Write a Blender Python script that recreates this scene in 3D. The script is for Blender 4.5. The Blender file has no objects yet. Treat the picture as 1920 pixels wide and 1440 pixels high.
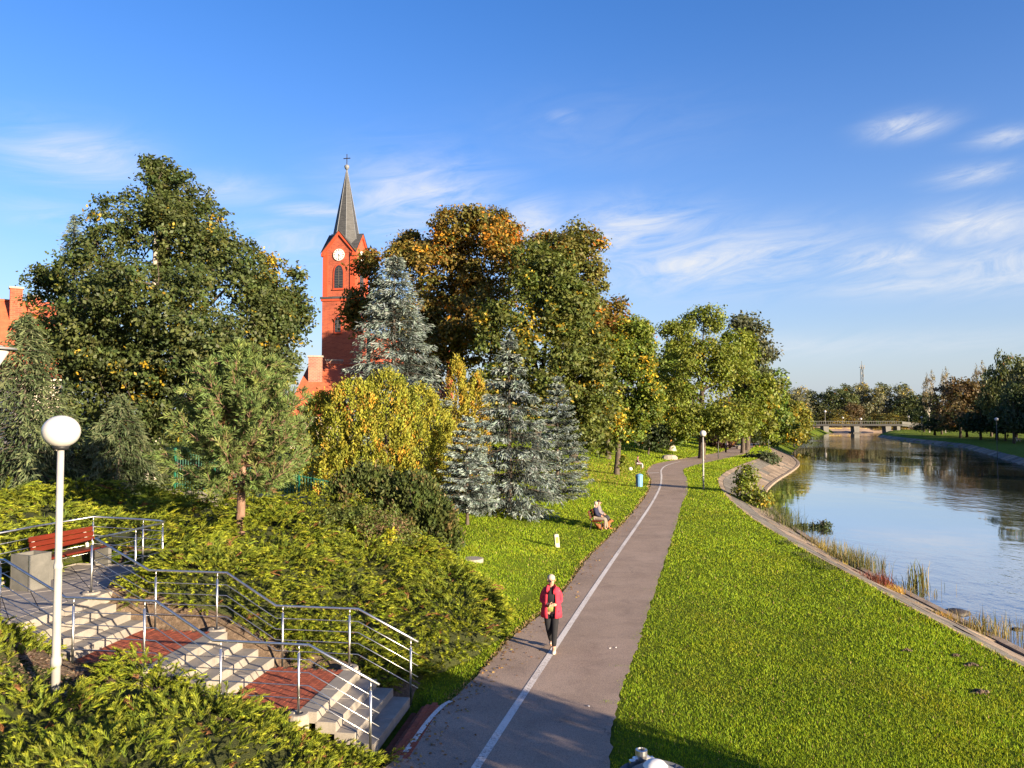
import bpy, math
import numpy as np
from mathutils import Vector

# ------------------------------------------------------------------ camera, world, sun, exposure
SC = bpy.context.scene
COL = SC.collection
CAM_Z = 5.4
PITCH = math.radians(2.2)
FPX = 1440.0                      # focal length in pixels of the 1920-wide photograph
cam_data = bpy.data.cameras.new('camera')
cam_data.sensor_width = 36.0
cam_data.lens = 36.0 * FPX / 1920.0
cam_data.clip_start = 0.05
cam_data.clip_end = 6000.0
cam = bpy.data.objects.new('camera', cam_data)
COL.objects.link(cam)
cam.location = (0, 0, CAM_Z)
cam.rotation_euler = (math.pi / 2 + PITCH, 0, 0)
SC.camera = cam

SUN_EL = math.radians(11.5)
SUN_XY = Vector((0.73, -0.683)).normalized()
SUN_ROT = math.atan2(SUN_XY.x, SUN_XY.y)
sun_data = bpy.data.lights.new('sun', 'SUN')
sun_data.energy = 5.0
sun_data.angle = math.radians(0.55)
sun_data.color = (1.0, 0.82, 0.58)
sun = bpy.data.objects.new('sun', sun_data)
COL.objects.link(sun)
sun.location = (60, -60, 40)
sun.rotation_euler = Vector((-SUN_XY.x * math.cos(SUN_EL), -SUN_XY.y * math.cos(SUN_EL), -math.sin(SUN_EL))).to_track_quat('-Z', 'Y').to_euler()

SC.view_settings.view_transform = 'Standard'
SC.view_settings.look = 'None'
SC.view_settings.gamma = 1.0
SC.view_settings.exposure = 1.8
SC.view_settings.use_curve_mapping = False
SC.cycles.max_bounces = 5
SC.cycles.diffuse_bounces = 3
SC.cycles.glossy_bounces = 2
SC.cycles.transmission_bounces = 3
SC.cycles.transparent_max_bounces = 4
SC.cycles.caustics_reflective = False
SC.cycles.caustics_refractive = False
SC.cycles.sample_clamp_indirect = 6.0
SC.cycles.use_denoising = True


def ray(px, py):
    cp, sp = math.cos(PITCH), math.sin(PITCH)
    a = (px - 960.0) / FPX
    b = (720.0 - py) / FPX
    return np.array([a, cp - b * sp, sp + b * cp])


def at(px, py, Y):
    d = ray(px, py)
    return np.array([0, 0, CAM_Z]) + d * (Y / d[1])


def build_world():
    w = bpy.data.worlds.new('World')
    SC.world = w
    w.use_nodes = True
    nt = w.node_tree
    nt.nodes.clear()
    N = nt.nodes.new
    L = nt.links.new

    def math_n(op, a, b=None, clamp=False):
        n = N('ShaderNodeMath')
        n.operation = op
        n.use_clamp = clamp
        for i, v in enumerate((a, b)):
            if v is None:
                continue
            if isinstance(v, (int, float)):
                n.inputs[i].default_value = v
            else:
                L(v, n.inputs[i])
        return n.outputs[0]

    out = N('ShaderNodeOutputWorld')
    bg = N('ShaderNodeBackground')
    bg.inputs[1].default_value = 0.07
    L(bg.outputs[0], out.inputs[0])
    sky = N('ShaderNodeTexSky')
    sky.sky_type = 'NISHITA'
    sky.sun_disc = False
    sky.sun_elevation = SUN_EL
    sky.sun_rotation = SUN_ROT
    sky.altitude = 200
    sky.air_density = 1.0
    sky.dust_density = 0.9
    sky.ozone_density = 2.0
    hs = N('ShaderNodeHueSaturation')
    hs.inputs['Saturation'].default_value = 1.27
    hs.inputs['Value'].default_value = 1.0
    tint = N('ShaderNodeMix')
    tint.data_type = 'RGBA'
    tint.blend_type = 'MULTIPLY'
    tint.inputs[0].default_value = 1.0
    L(sky.outputs[0], tint.inputs[6])
    tint.inputs[7].default_value = (0.98, 0.93, 1.16, 1)
    L(tint.outputs[2], hs.inputs['Color'])
    tc = N('ShaderNodeTexCoord')
    sep = N('ShaderNodeSeparateXYZ')
    L(tc.outputs['Generated'], sep.inputs[0])
    X, Y, Z = sep.outputs
    az = math_n('ARCTAN2', X, Y)
    el = math_n('ARCSINE', Z)
    comb = N('ShaderNodeCombineXYZ')
    L(math_n('MULTIPLY', az, 5.0), comb.inputs[0])
    slant = math_n('ADD', math_n('MULTIPLY', el, 21.0), math_n('MULTIPLY', az, -3.2))
    L(slant, comb.inputs[1])
    n1 = N('ShaderNodeTexNoise')
    n1.inputs['Scale'].default_value = 1.5
    n1.inputs['Detail'].default_value = 10.0
    n1.inputs['Roughness'].default_value = 0.66
    n1.inputs['Distortion'].default_value = 1.3
    L(comb.outputs[0], n1.inputs['Vector'])
    comb2 = N('ShaderNodeCombineXYZ')
    L(math_n('MULTIPLY', az, 3.2), comb2.inputs[0])
    L(math_n('MULTIPLY', el, 9.0), comb2.inputs[1])
    n2 = N('ShaderNodeTexNoise')
    n2.inputs['Scale'].default_value = 1.0
    n2.inputs['Detail'].default_value = 2.0
    L(comb2.outputs[0], n2.inputs['Vector'])
    # cirrus patches: (azimuth, elevation, half widths, weight), rad
    patches = [(140, 295, 130, 46, .62), (790, 385, 130, 70, .75), (600, 396, 80, 14, .70), (1180, 440, 130, 46, 1.0), (1350, 490, 210, 46, 1.05),
               (1700, 236, 60, 18, .95), (1835, 425, 110, 34, 1.0), (1640, 487, 110, 28, .9), (1860, 505, 130, 38, .95), (1700, 525, 160, 26, .75),
               (1890, 255, 60, 14, .65), (1060, 220, 30, 12, .22), (1830, 328, 70, 16, .5), (1500, 650, 420, 20, .28), (560, 455, 110, 34, .42),
               (90, 400, 120, 24, .3), (430, 360, 110, 28, .32), (1000, 425, 60, 40, .8), (1130, 250, 200, 60, .05),
               (-700, 380, 500, 70, .7), (2700, 420, 500, 80, .8)]
    tot = None
    for (px, py, wx, wy, wt) in patches:
        d = ray(min(max(px, -3000), 5000), py)
        d = d / np.linalg.norm(d)
        a0, e0 = math.atan2(d[0], d[1]), math.asin(d[2])
        sx, sy = wx / FPX * math.cos(a0) ** 2, wy / FPX * math.cos(a0)
        u = math_n('MULTIPLY', math_n('SUBTRACT', az, a0), 1 / sx)
        v = math_n('MULTIPLY', math_n('SUBTRACT', el, e0), 1 / sy)
        r2 = math_n('ADD', math_n('MULTIPLY', u, u), math_n('MULTIPLY', v, v))
        g = math_n('MULTIPLY', math_n('POWER', 2.718, math_n('MULTIPLY', r2, -1.0)), wt)
        tot = g if tot is None else math_n('MAXIMUM', tot, g)
    # the same thin cirrus goes on all round the horizon
    band = math_n('POWER', 2.718, math_n('MULTIPLY', math_n('POWER', math_n('MULTIPLY', math_n('SUBTRACT', el, 0.2), 9.0), 2.0), -1.0))
    behind = math_n('MULTIPLY', math_n('SUBTRACT', 0.55, Y, True), 0.9, True)
    tot = math_n('MAXIMUM', tot, math_n('MULTIPLY', math_n('MULTIPLY', band, behind), 0.8))
    wisp = math_n('ADD', math_n('MULTIPLY', math_n('SUBTRACT', n1.outputs[0], 0.5), 2.6), math_n('MULTIPLY', math_n('SUBTRACT', n2.outputs[0], 0.5), 1.0))
    cov = math_n('MULTIPLY', math_n('ADD', wisp, 0.55, True), math_n('POWER', tot, 0.8), True)
    cov = math_n('MULTIPLY', cov, 1.15, True)
    mix = N('ShaderNodeMix')
    mix.data_type = 'RGBA'
    L(cov, mix.inputs[0])
    hz = N('ShaderNodeMix')
    hz.data_type = 'RGBA'
    L(math_n('MULTIPLY', math_n('POWER', 2.718, math_n('MULTIPLY', math_n('MAXIMUM', el, 0.0), -7.0)), 0.9), hz.inputs[0])
    L(hs.outputs[0], hz.inputs[6])
    hz.inputs[7].default_value = (2.1, 2.5, 3.0, 1)
    L(hz.outputs[2], mix.inputs[6])
    mix.inputs[7].default_value = (3.5, 3.6, 3.8, 1)
    L(mix.outputs[2], bg.inputs[0])


build_world()

# ------------------------------------------------------------------ helpers
RNG = np.random.default_rng(11)


def link(o, parent=None):
    COL.objects.link(o)
    if parent is not None:
        o.parent = parent
    return o


def tag(o, label=None, cat=None, group=None, kind=None):
    if label:
        o['label'] = label
    if cat:
        o['category'] = cat
    if group:
        o['group'] = group
    if kind:
        o['kind'] = kind
    return o


def thing(name, label, cat, loc=(0, 0, 0), rotz=0.0, group=None, kind=None):
    o = bpy.data.objects.new(name, None)
    o.empty_display_size = 0.2
    o.location = [float(v) for v in loc]
    o.rotation_euler = (0, 0, rotz)
    link(o)
    return tag(o, label, cat, group, kind)


def mesh_from(name, verts, faces, mat=None, smooth=False):
    me = bpy.data.meshes.new(name)
    me.from_pydata([tuple(map(float, v)) for v in verts], [], faces)
    if mat:
        me.materials.append(mat)
    if smooth:
        me.polygons.foreach_set('use_smooth', [True] * len(me.polygons))
    me.update()
    return me


def obj(name, me, parent=None, loc=None, rot=None):
    o = bpy.data.objects.new(name, me)
    if loc is not None:
        o.location = [float(v) for v in loc]
    if rot is not None:
        o.rotation_euler = rot
    return link(o, parent)


class MB:
    """collects boxes, tubes and lathes into one mesh"""
    def __init__(self):
        self.v, self.f = [], []

    def add(self, vs, fs):
        b = len(self.v)
        self.v += [tuple(map(float, p)) for p in vs]
        self.f += [tuple(i + b for i in f) for f in fs]
        return self

    def box(self, x0, x1, y0, y1, z0, z1, bev=0.0):
        if bev <= 0:
            vs = [(x0, y0, z0), (x1, y0, z0), (x1, y1, z0), (x0, y1, z0), (x0, y0, z1), (x1, y0, z1), (x1, y1, z1), (x0, y1, z1)]
            return self.add(vs, [(0, 3, 2, 1), (4, 5, 6, 7), (0, 1, 5, 4), (1, 2, 6, 5), (2, 3, 7, 6), (3, 0, 4, 7)])
        b = bev
        r = [(x0, y0, z0, z1 - b), ]
        vs = []
        for (dx, z) in ((0, z0), (0, z1 - b), (b, z1)):
            vs += [(x0 + dx, y0 + dx, z), (x1 - dx, y0 + dx, z), (x1 - dx, y1 - dx, z), (x0 + dx, y1 - dx, z)]
        fs = [(3, 2, 1, 0), (8, 9, 10, 11)]
        for k in (0, 4):
            for i in range(4):
                j = (i + 1) % 4
                fs.append((k + i, k + j, k + 4 + j, k + 4 + i))
        return self.add(vs, fs)

    def prism(self, poly, z0, z1):
        n = len(poly)
        vs = [(p[0], p[1], z0) for p in poly] + [(p[0], p[1], z1) for p in poly]
        fs = [tuple(range(n - 1, -1, -1)), tuple(range(n, 2 * n))]
        fs += [(i, (i + 1) % n, n + (i + 1) % n, n + i) for i in range(n)]
        return self.add(vs, fs)

    def lathe(self, prof, seg=16, c=(0, 0, 0), sx=1.0, sy=1.0):
        vs = []
        for (r, z) in prof:
            for k in range(seg):
                a = 2 * math.pi * k / seg
                vs.append((c[0] + r * sx * math.cos(a), c[1] + r * sy * math.sin(a), c[2] + z))
        fs = []
        for i in range(len(prof) - 1):
            for k in range(seg):
                k2 = (k + 1) % seg
                fs.append((i * seg + k, i * seg + k2, (i + 1) * seg + k2, (i + 1) * seg + k))
        fs.append(tuple(range(seg - 1, -1, -1)))
        fs.append(tuple((len(prof) - 1) * seg + k for k in range(seg)))
        return self.add(vs, fs)

    def tube(self, pts, rad, seg=8, cap=True):
        pts = [Vector(p) for p in pts]
        n = len(pts)
        if isinstance(rad, (int, float)):
            rad = [rad] * n
        vs, fs = [], []
        up = None
        for i in range(n):
            if i == 0:
                t = pts[1] - pts[0]
            elif i == n - 1:
                t = pts[-1] - pts[-2]
            else:
                t = (pts[i + 1] - pts[i]).normalized() + (pts[i] - pts[i - 1]).normalized()
            t = t.normalized() if t.length > 1e-9 else Vector((0, 0, 1))
            if up is None:
                up = Vector((1, 0, 0)) if abs(t.x) < 0.7 else Vector((0, 1, 0))
            a = (up - t * up.dot(t)).normalized()
            up = a
            b = t.cross(a)
            for k in range(seg):
                an = 2 * math.pi * k / seg
                vs.append(pts[i] + (a * math.cos(an) + b * math.sin(an)) * rad[i])
        for i in range(n - 1):
            for k in range(seg):
                k2 = (k + 1) % seg
                fs.append((i * seg + k, i * seg + k2, (i + 1) * seg + k2, (i + 1) * seg + k))
        if cap:
            fs.append(tuple(range(seg - 1, -1, -1)))
            fs.append(tuple((n - 1) * seg + k for k in range(seg)))
        return self.add(vs, fs)

    def loft(self, rings, close=True, cap=True):
        """rings: list of equally long point lists"""
        n = len(rings[0])
        vs = [p for r in rings for p in r]
        fs = []
        for i in range(len(rings) - 1):
            for k in range(n if close else n - 1):
                k2 = (k + 1) % n
                fs.append((i * n + k, i * n + k2, (i + 1) * n + k2, (i + 1) * n + k))
        if cap and close:
            fs.append(tuple(range(n - 1, -1, -1)))
            fs.append(tuple((len(rings) - 1) * n + k for k in range(n)))
        return self.add(vs, fs)

    def build(self, name, mat, parent=None, smooth=False, loc=None, rot=None):
        return obj(name, mesh_from(name, self.v, self.f, mat, smooth), parent, loc, rot)


def cards(name, V, col, mat, parent=None, loc=None, gain=1.35):
    """V: (N,k,3) faces with one colour each"""
    V = np.asarray(V, dtype=np.float32)
    n, k, _ = V.shape
    me = bpy.data.meshes.new(name)
    me.vertices.add(n * k)
    me.vertices.foreach_set('co', V.reshape(-1))
    me.loops.add(n * k)
    me.loops.foreach_set('vertex_index', np.arange(n * k, dtype=np.int32))
    me.polygons.add(n)
    me.polygons.foreach_set('loop_start', np.arange(0, n * k, k, dtype=np.int32))
    me.update(calc_edges=True)
    a = me.attributes.new('col', 'FLOAT_COLOR', 'FACE')
    c4 = np.ones((n, 4), dtype=np.float32)
    c4[:, :3] = np.minimum(np.asarray(col) * gain, .85)
    a.data.foreach_set('color', c4.reshape(-1))
    me.materials.append(mat)
    return obj(name, me, parent, loc)


def unit(a):
    return a / np.maximum(np.linalg.norm(a, axis=-1, keepdims=True), 1e-9)


def diamonds(c, d, s, ln, wd, bend=None):
    """leaf-shaped quads: centre c, unit length dir d, unit side dir s"""
    ln = np.asarray(ln).reshape(-1, 1)
    wd = np.asarray(wd).reshape(-1, 1)
    b = c - d * ln * 0.5
    t = c + d * ln * 0.5
    m = c + d * ln * 0.04
    if bend is not None:
        t = t + bend
    return np.stack([b, m + s * wd * 0.5, t, m - s * wd * 0.5], axis=1)


def rand_unit(n, rng):
    return unit(rng.normal(size=(n, 3)))


def perp(n, rng):
    r = rng.normal(size=n.shape)
    r -= n * (r * n).sum(-1, keepdims=True)
    return unit(r)


# ------------------------------------------------------------------ materials
def new_mat(name):
    m = bpy.data.materials.new(name)
    m.use_nodes = True
    nt = m.node_tree
    b = nt.nodes['Principled BSDF']
    return m, nt, b


def ramp(nt, fac, stops):
    r = nt.nodes.new('ShaderNodeValToRGB')
    els = r.color_ramp.elements
    while len(els) < len(stops):
        els.new(0.5)
    for e, (p, c) in zip(els, stops):
        e.position = p
        e.color = (*c, 1)
    nt.links.new(fac, r.inputs[0])
    return r.outputs[0]


def noise(nt, scale, detail=4.0, rough=0.6, stretch=None, coord='Object', dist=0.0):
    tc = nt.nodes.new('ShaderNodeTexCoord')
    src = tc.outputs[coord]
    if stretch is not None:
        mp = nt.nodes.new('ShaderNodeMapping')
        mp.inputs['Scale'].default_value = stretch
        nt.links.new(src, mp.inputs[0])
        src = mp.outputs[0]
    n = nt.nodes.new('ShaderNodeTexNoise')
    n.inputs['Scale'].default_value = scale
    n.inputs['Detail'].default_value = detail
    n.inputs['Roughness'].default_value = rough
    n.inputs['Distortion'].default_value = dist
    nt.links.new(src, n.inputs['Vector'])
    return n.outputs[0]


def bump(nt, b, h, strength=0.3, dist=0.02):
    n = nt.nodes.new('ShaderNodeBump')
    n.inputs['Strength'].default_value = strength
    n.inputs['Distance'].default_value = dist
    nt.links.new(h, n.inputs['Height'])
    nt.links.new(n.outputs[0], b.inputs['Normal'])


def mixc(nt, fac, a, b, mode='MIX'):
    m = nt.nodes.new('ShaderNodeMix')
    m.data_type = 'RGBA'
    m.blend_type = mode
    for i, v in ((0, fac), (6, a), (7, b)):
        if isinstance(v, (int, float)):
            m.inputs[i].default_value = v
        elif isinstance(v, tuple):
            m.inputs[i].default_value = (*v, 1)
        else:
            nt.links.new(v, m.inputs[i])
    return m.outputs[2]


def nmat(name, stops, scale=6.0, rough=0.8, bscale=None, bstr=0.3, bdist=0.01, metal=0.0, detail=5.0, stretch=None, spec=0.3, piece=0.0, fine=None):
    """noise-coloured surface; piece: value change from piece to piece"""
    m, nt, b = new_mat(name)
    f = noise(nt, scale, detail, 0.62, stretch)
    c = ramp(nt, f, stops)
    if fine:
        f2 = noise(nt, fine[0], 3.0, 0.7)
        c = mixc(nt, fine[1], c, ramp(nt, f2, [(0.35, (0.25, 0.25, 0.25)), (0.65, (1, 1, 1))]), 'MULTIPLY')
    if piece > 0:
        oi = nt.nodes.new('ShaderNodeObjectInfo')
        r = ramp(nt, oi.outputs['Random'], [(0.0, (1 - piece,) * 3), (1.0, (1 + piece * .35,) * 3)])
        c = mixc(nt, 1.0, c, r, 'MULTIPLY')
    nt.links.new(c, b.inputs['Base Color'])
    b.inputs['Roughness'].default_value = rough
    b.inputs['Metallic'].default_value = metal
    b.inputs['Specular IOR Level'].default_value = spec
    if bscale:
        bump(nt, b, noise(nt, bscale, 4.0, 0.65), bstr, bdist)
    return m


def leaf_mat(name, trans=0.35, gloss=0.06, rough=0.45):
    m = bpy.data.materials.new(name)
    m.use_nodes = True
    nt = m.node_tree
    nt.nodes.clear()
    out = nt.nodes.new('ShaderNodeOutputMaterial')
    at_ = nt.nodes.new('ShaderNodeAttribute')
    at_.attribute_name = 'col'
    df = nt.nodes.new('ShaderNodeBsdfDiffuse')
    tr = nt.nodes.new('ShaderNodeBsdfTranslucent')
    gl = nt.nodes.new('ShaderNodeBsdfGlossy')
    gl.inputs['Roughness'].default_value = rough
    gl.inputs['Color'].default_value = (0.9, 0.9, 0.9, 1)
    nt.links.new(at_.outputs['Color'], df.inputs['Color'])
    warm = nt.nodes.new('ShaderNodeMix')
    warm.data_type = 'RGBA'
    warm.blend_type = 'MULTIPLY'
    warm.inputs[0].default_value = 1.0
    nt.links.new(at_.outputs['Color'], warm.inputs[6])
    warm.inputs[7].default_value = (1.25, 1.15, 0.55, 1)
    nt.links.new(warm.outputs[2], tr.inputs['Color'])
    a = nt.nodes.new('ShaderNodeMixShader')
    a.inputs[0].default_value = trans
    nt.links.new(df.outputs[0], a.inputs[1])
    nt.links.new(tr.outputs[0], a.inputs[2])
    b = nt.nodes.new('ShaderNodeMixShader')
    b.inputs[0].default_value = gloss
    nt.links.new(a.outputs[0], b.inputs[1])
    nt.links.new(gl.outputs[0], b.inputs[2])
    nt.links.new(b.outputs[0], out.inputs[0])
    return m


M = {}
M['leaf'] = leaf_mat('leaf', 0.36, 0.018, .55)
M['needle'] = leaf_mat('needle', 0.16, 0.012, 0.6)
M['blade'] = leaf_mat('grass_blade', 0.40, 0.01, .6)
M['bark'] = nmat('bark', [(0.3, (0.035, 0.026, 0.02)), (0.7, (0.12, 0.095, 0.075))], 9, 0.9, 22, 0.8, 0.03, stretch=(1, 1, .25))
M['pine_bark'] = nmat('pine_bark', [(0.3, (0.09, 0.05, 0.035)), (0.7, (0.26, 0.16, 0.11))], 9, 0.9, 26, 0.9, 0.02, stretch=(1, 1, .35))
M['pale_bark'] = nmat('pale_bark', [(0.3, (0.16, 0.14, 0.12)), (0.6, (0.42, 0.38, 0.33))], 4, 0.9, 22, 0.6, 0.02, stretch=(1, 1, .3))
M['asphalt'] = None
M['concrete'] = nmat('step_concrete', [(0.3, (0.235, 0.21, 0.178)), (0.7, (0.33, 0.295, 0.25))], 5, 0.85, 60, 0.25, 0.004, piece=0.12, fine=(70, .25))
M['block'] = nmat('cast_concrete', [(0.3, (0.24, 0.21, 0.175)), (0.7, (0.35, 0.315, 0.265))], 7, 0.85, 60, 0.25, 0.004, fine=(60, .3))
M['grey_concrete'] = nmat('grey_concrete', [(0.3, (0.10, 0.098, 0.088)), (0.7, (0.15, 0.145, 0.13))], 5, 0.85, 50, 0.2, 0.004, fine=(80, .2))
M['tile'] = nmat('paving_tile', [(0.3, (0.22, 0.195, 0.175)), (0.7, (0.31, 0.28, 0.255))], 4, 0.85, 70, 0.2, 0.003, piece=0.16, fine=(60, .2))
M['paver'] = nmat('red_paver', [(0.3, (0.24, 0.058, 0.030)), (0.7, (0.38, 0.10, 0.052))], 5, 0.85, 60, 0.25, 0.003, piece=0.22, fine=(60, .25))
M['steel'] = nmat('brushed_steel', [(0.3, (0.56, 0.55, 0.53)), (0.7, (0.70, 0.69, 0.67))], 14, 0.36, metal=1.0)
M['lamp_pole'] = nmat('grey_pole_paint', [(0.35, (0.27, 0.265, 0.25)), (0.65, (0.38, 0.365, 0.35))], 3, 0.55, fine=(9, .15), stretch=(1, 1, .4))
M['dark_pole'] = nmat('dark_pole_paint', [(0.35, (0.05, 0.055, 0.05)), (0.65, (0.09, 0.09, 0.085))], 3, 0.6)
M['globe'] = nmat('opal_globe', [(0.3, (0.47, 0.445, 0.425)), (0.7, (0.53, 0.505, 0.485))], 4, 0.35, spec=0.5)
M['cap'] = nmat('grey_cap', [(0.3, (0.13, 0.135, 0.145)), (0.7, (0.19, 0.195, 0.205))], 6, 0.5)
M['white_paint'] = nmat('white_paint', [(0.3, (0.62, 0.6, 0.55)), (0.7, (0.76, 0.74, 0.7))], 8, 0.6)
M['bench_red'] = nmat('bench_red', [(0.3, (0.085, 0.012, 0.006)), (0.7, (0.125, 0.018, 0.008))], 3, 0.45, stretch=(1, 8, 8))
M['bench_brown'] = nmat('bench_brown', [(0.3, (0.07, 0.035, 0.022)), (0.7, (0.12, 0.055, 0.03))], 3, 0.4, stretch=(1, 8, 8))
M['soil'] = nmat('soil', [(0.3, (0.055, 0.038, 0.026)), (0.55, (0.13, 0.09, 0.06)), (0.75, (0.25, 0.19, 0.13))], 12, 0.95, 30, 0.8, 0.03)
M['slab'] = nmat('bank_slab', [(0.25, (0.15, 0.115, 0.085)), (0.5, (0.26, 0.20, 0.15)), (0.8, (0.36, 0.285, 0.215))], 2.2, 0.9, 30, 0.5, 0.02, piece=0.35, fine=(22, .45))
M['slab_dark'] = nmat('mossy_slab', [(0.25, (0.085, 0.08, 0.07)), (0.5, (0.15, 0.138, 0.12)), (0.8, (0.24, 0.21, 0.17))], 2.6, 0.9, 30, 0.5, 0.02, piece=0.3, fine=(22, .45))
M['black'] = nmat('black_iron', [(0.3, (0.012, 0.012, 0.014)), (0.7, (0.03, 0.03, 0.032))], 8, 0.55)
M['yellow_stone'] = nmat('marker_stone', [(0.3, (0.45, 0.38, 0.26)), (0.7, (0.62, 0.56, 0.44))], 9, 0.85)


def asphalt_mat():
    m, nt, b = new_mat('asphalt')
    big = noise(nt, 0.5, 4.0, 0.6)
    c = ramp(nt, big, [(0.3, (0.255, 0.190, 0.145)), (0.7, (0.335, 0.255, 0.20))])
    grit = noise(nt, 55.0, 2.0, 0.8)
    c = mixc(nt, 0.75, c, ramp(nt, grit, [(0.32, (0.45, 0.45, 0.46)), (0.52, (1, 1, 1)), (0.72, (1.5, 1.45, 1.4))]), 'MULTIPLY')
    stain = noise(nt, 0.9, 7.0, 0.7, dist=0.6)
    c = mixc(nt, 0.8, c, ramp(nt, stain, [(0.30, (0.74, 0.73, 0.74)), (0.5, (1, 1, 1)), (0.72, (1.12, 1.10, 1.08))]), 'MULTIPLY')
    vo = nt.nodes.new('ShaderNodeTexVoronoi')
    vo.feature = 'DISTANCE_TO_EDGE'
    vo.inputs['Scale'].default_value = 0.33
    tcv = nt.nodes.new('ShaderNodeTexCoord')
    wp = nt.nodes.new('ShaderNodeVectorMath')
    wn = nt.nodes.new('ShaderNodeTexNoise')
    wn.inputs['Scale'].default_value = 1.6
    wn.inputs['Detail'].default_value = 5.0
    nt.links.new(tcv.outputs['Object'], wn.inputs['Vector'])
    nt.links.new(tcv.outputs['Object'], wp.inputs[0])
    nt.links.new(wn.outputs['Color'], wp.inputs[1])
    nt.links.new(wp.outputs[0], vo.inputs['Vector'])
    ck = ramp(nt, vo.outputs['Distance'], [(0.0, (1, 1, 1)), (0.006, (0, 0, 0))])
    gate = ramp(nt, noise(nt, 0.22, 2.0, 0.5), [(0.52, (0, 0, 0)), (0.6, (.65, .65, .65))])
    c = mixc(nt, mixc(nt, 1.0, ck, gate, 'MULTIPLY'), c, (0.06, 0.05, 0.045))
    spot = noise(nt, 130.0, 1.0, 0.5)
    c = mixc(nt, ramp(nt, spot, [(0.70, (0, 0, 0)), (0.74, (.7, .7, .7))]), c, (0.34, 0.31, 0.28))
    nt.links.new(c, b.inputs['Base Color'])
    b.inputs['Roughness'].default_value = 0.88
    b.inputs['Specular IOR Level'].default_value = 0.25
    bump(nt, b, grit, 0.5, 0.01)
    return m


def line_mat():
    m, nt, b = new_mat('road_paint')
    w = noise(nt, 26.0, 5.0, 0.75)
    big = noise(nt, 0.35, 2.0, 0.5)
    add = nt.nodes.new('ShaderNodeMath')
    add.operation = 'MULTIPLY_ADD'
    nt.links.new(big, add.inputs[0])
    add.inputs[1].default_value = 0.5
    nt.links.new(w, add.inputs[2])
    c = ramp(nt, add.outputs[0], [(0.58, (0.24, 0.19, 0.165)), (0.70, (0.55, 0.50, 0.45)), (0.8, (0.66, 0.61, 0.56))])
    nt.links.new(c, b.inputs['Base Color'])
    b.inputs['Roughness'].default_value = 0.8
    return m


def lawn_mat():
    m, nt, b = new_mat('lawn_soil')
    f = noise(nt, 0.8, 6.0, 0.65)
    c = ramp(nt, f, [(0.3, (0.085, 0.125, 0.010)), (0.5, (0.12, 0.17, 0.013)), (0.72, (0.16, 0.18, 0.022))])
    f2 = noise(nt, 9.0, 4.0, 0.7)
    c = mixc(nt, 0.6, c, ramp(nt, f2, [(0.3, (0.45, 0.45, 0.4)), (0.65, (1.2, 1.2, 1.0))]), 'MULTIPLY')
    nt.links.new(c, b.inputs['Base Color'])
    b.inputs['Roughness'].default_value = 0.95
    b.inputs['Specular IOR Level'].default_value = 0.1
    bump(nt, b, noise(nt, 5.0, 6.0, 0.75), 1.0, 0.25)
    return m


def water_mat():
    m, nt, b = new_mat('river_water')
    b.inputs['Base Color'].default_value = (0.075, 0.072, 0.060, 1)
    b.inputs['Roughness'].default_value = 0.9
    b.inputs['Specular IOR Level'].default_value = 0.0
    fine = noise(nt, 1.3, 4.0, 0.6, (0.8, 0.5, 1))
    patch = noise(nt, 0.045, 4.0, 0.6, (1.0, 0.6, 1))
    pm = ramp(nt, patch, [(0.42, (0.04, 0.04, 0.04)), (0.58, (1, 1, 1))])
    h = mixc(nt, 1.0, fine, pm, 'MULTIPLY')
    swell = noise(nt, 0.16, 2.0, 0.5)
    add = nt.nodes.new('ShaderNodeMath')
    add.operation = 'MULTIPLY_ADD'
    nt.links.new(swell, add.inputs[0])
    add.inputs[1].default_value = 0.45
    nt.links.new(h, add.inputs[2])
    bp = nt.nodes.new('ShaderNodeBump')
    bp.inputs['Strength'].default_value = 0.34
    bp.inputs['Distance'].default_value = 0.13
    nt.links.new(add.outputs[0], bp.inputs['Height'])
    gl = nt.nodes.new('ShaderNodeBsdfGlossy')
    gl.inputs['Roughness'].default_value = 0.035
    gl.inputs['Color'].default_value = (0.97, 0.95, 0.93, 1)
    nt.links.new(bp.outputs[0], gl.inputs['Normal'])
    nt.links.new(bp.outputs[0], b.inputs['Normal'])
    fr = nt.nodes.new('ShaderNodeFresnel')
    fr.inputs['IOR'].default_value = 1.33
    nt.links.new(bp.outputs[0], fr.inputs['Normal'])
    mp = nt.nodes.new('ShaderNodeMapRange')
    mp.inputs['From Min'].default_value = 0.02
    mp.inputs['From Max'].default_value = 0.45
    mp.inputs['To Min'].default_value = 0.30
    mp.inputs['To Max'].default_value = 0.92
    nt.links.new(fr.outputs[0], mp.inputs['Value'])
    mx = nt.nodes.new('ShaderNodeMixShader')
    nt.links.new(mp.outputs[0], mx.inputs[0])
    nt.links.new(b.outputs[0], mx.inputs[1])
    nt.links.new(gl.outputs[0], mx.inputs[2])
    nt.links.new(mx.outputs[0], nt.nodes['Material Output'].inputs[0])
    return m


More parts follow.
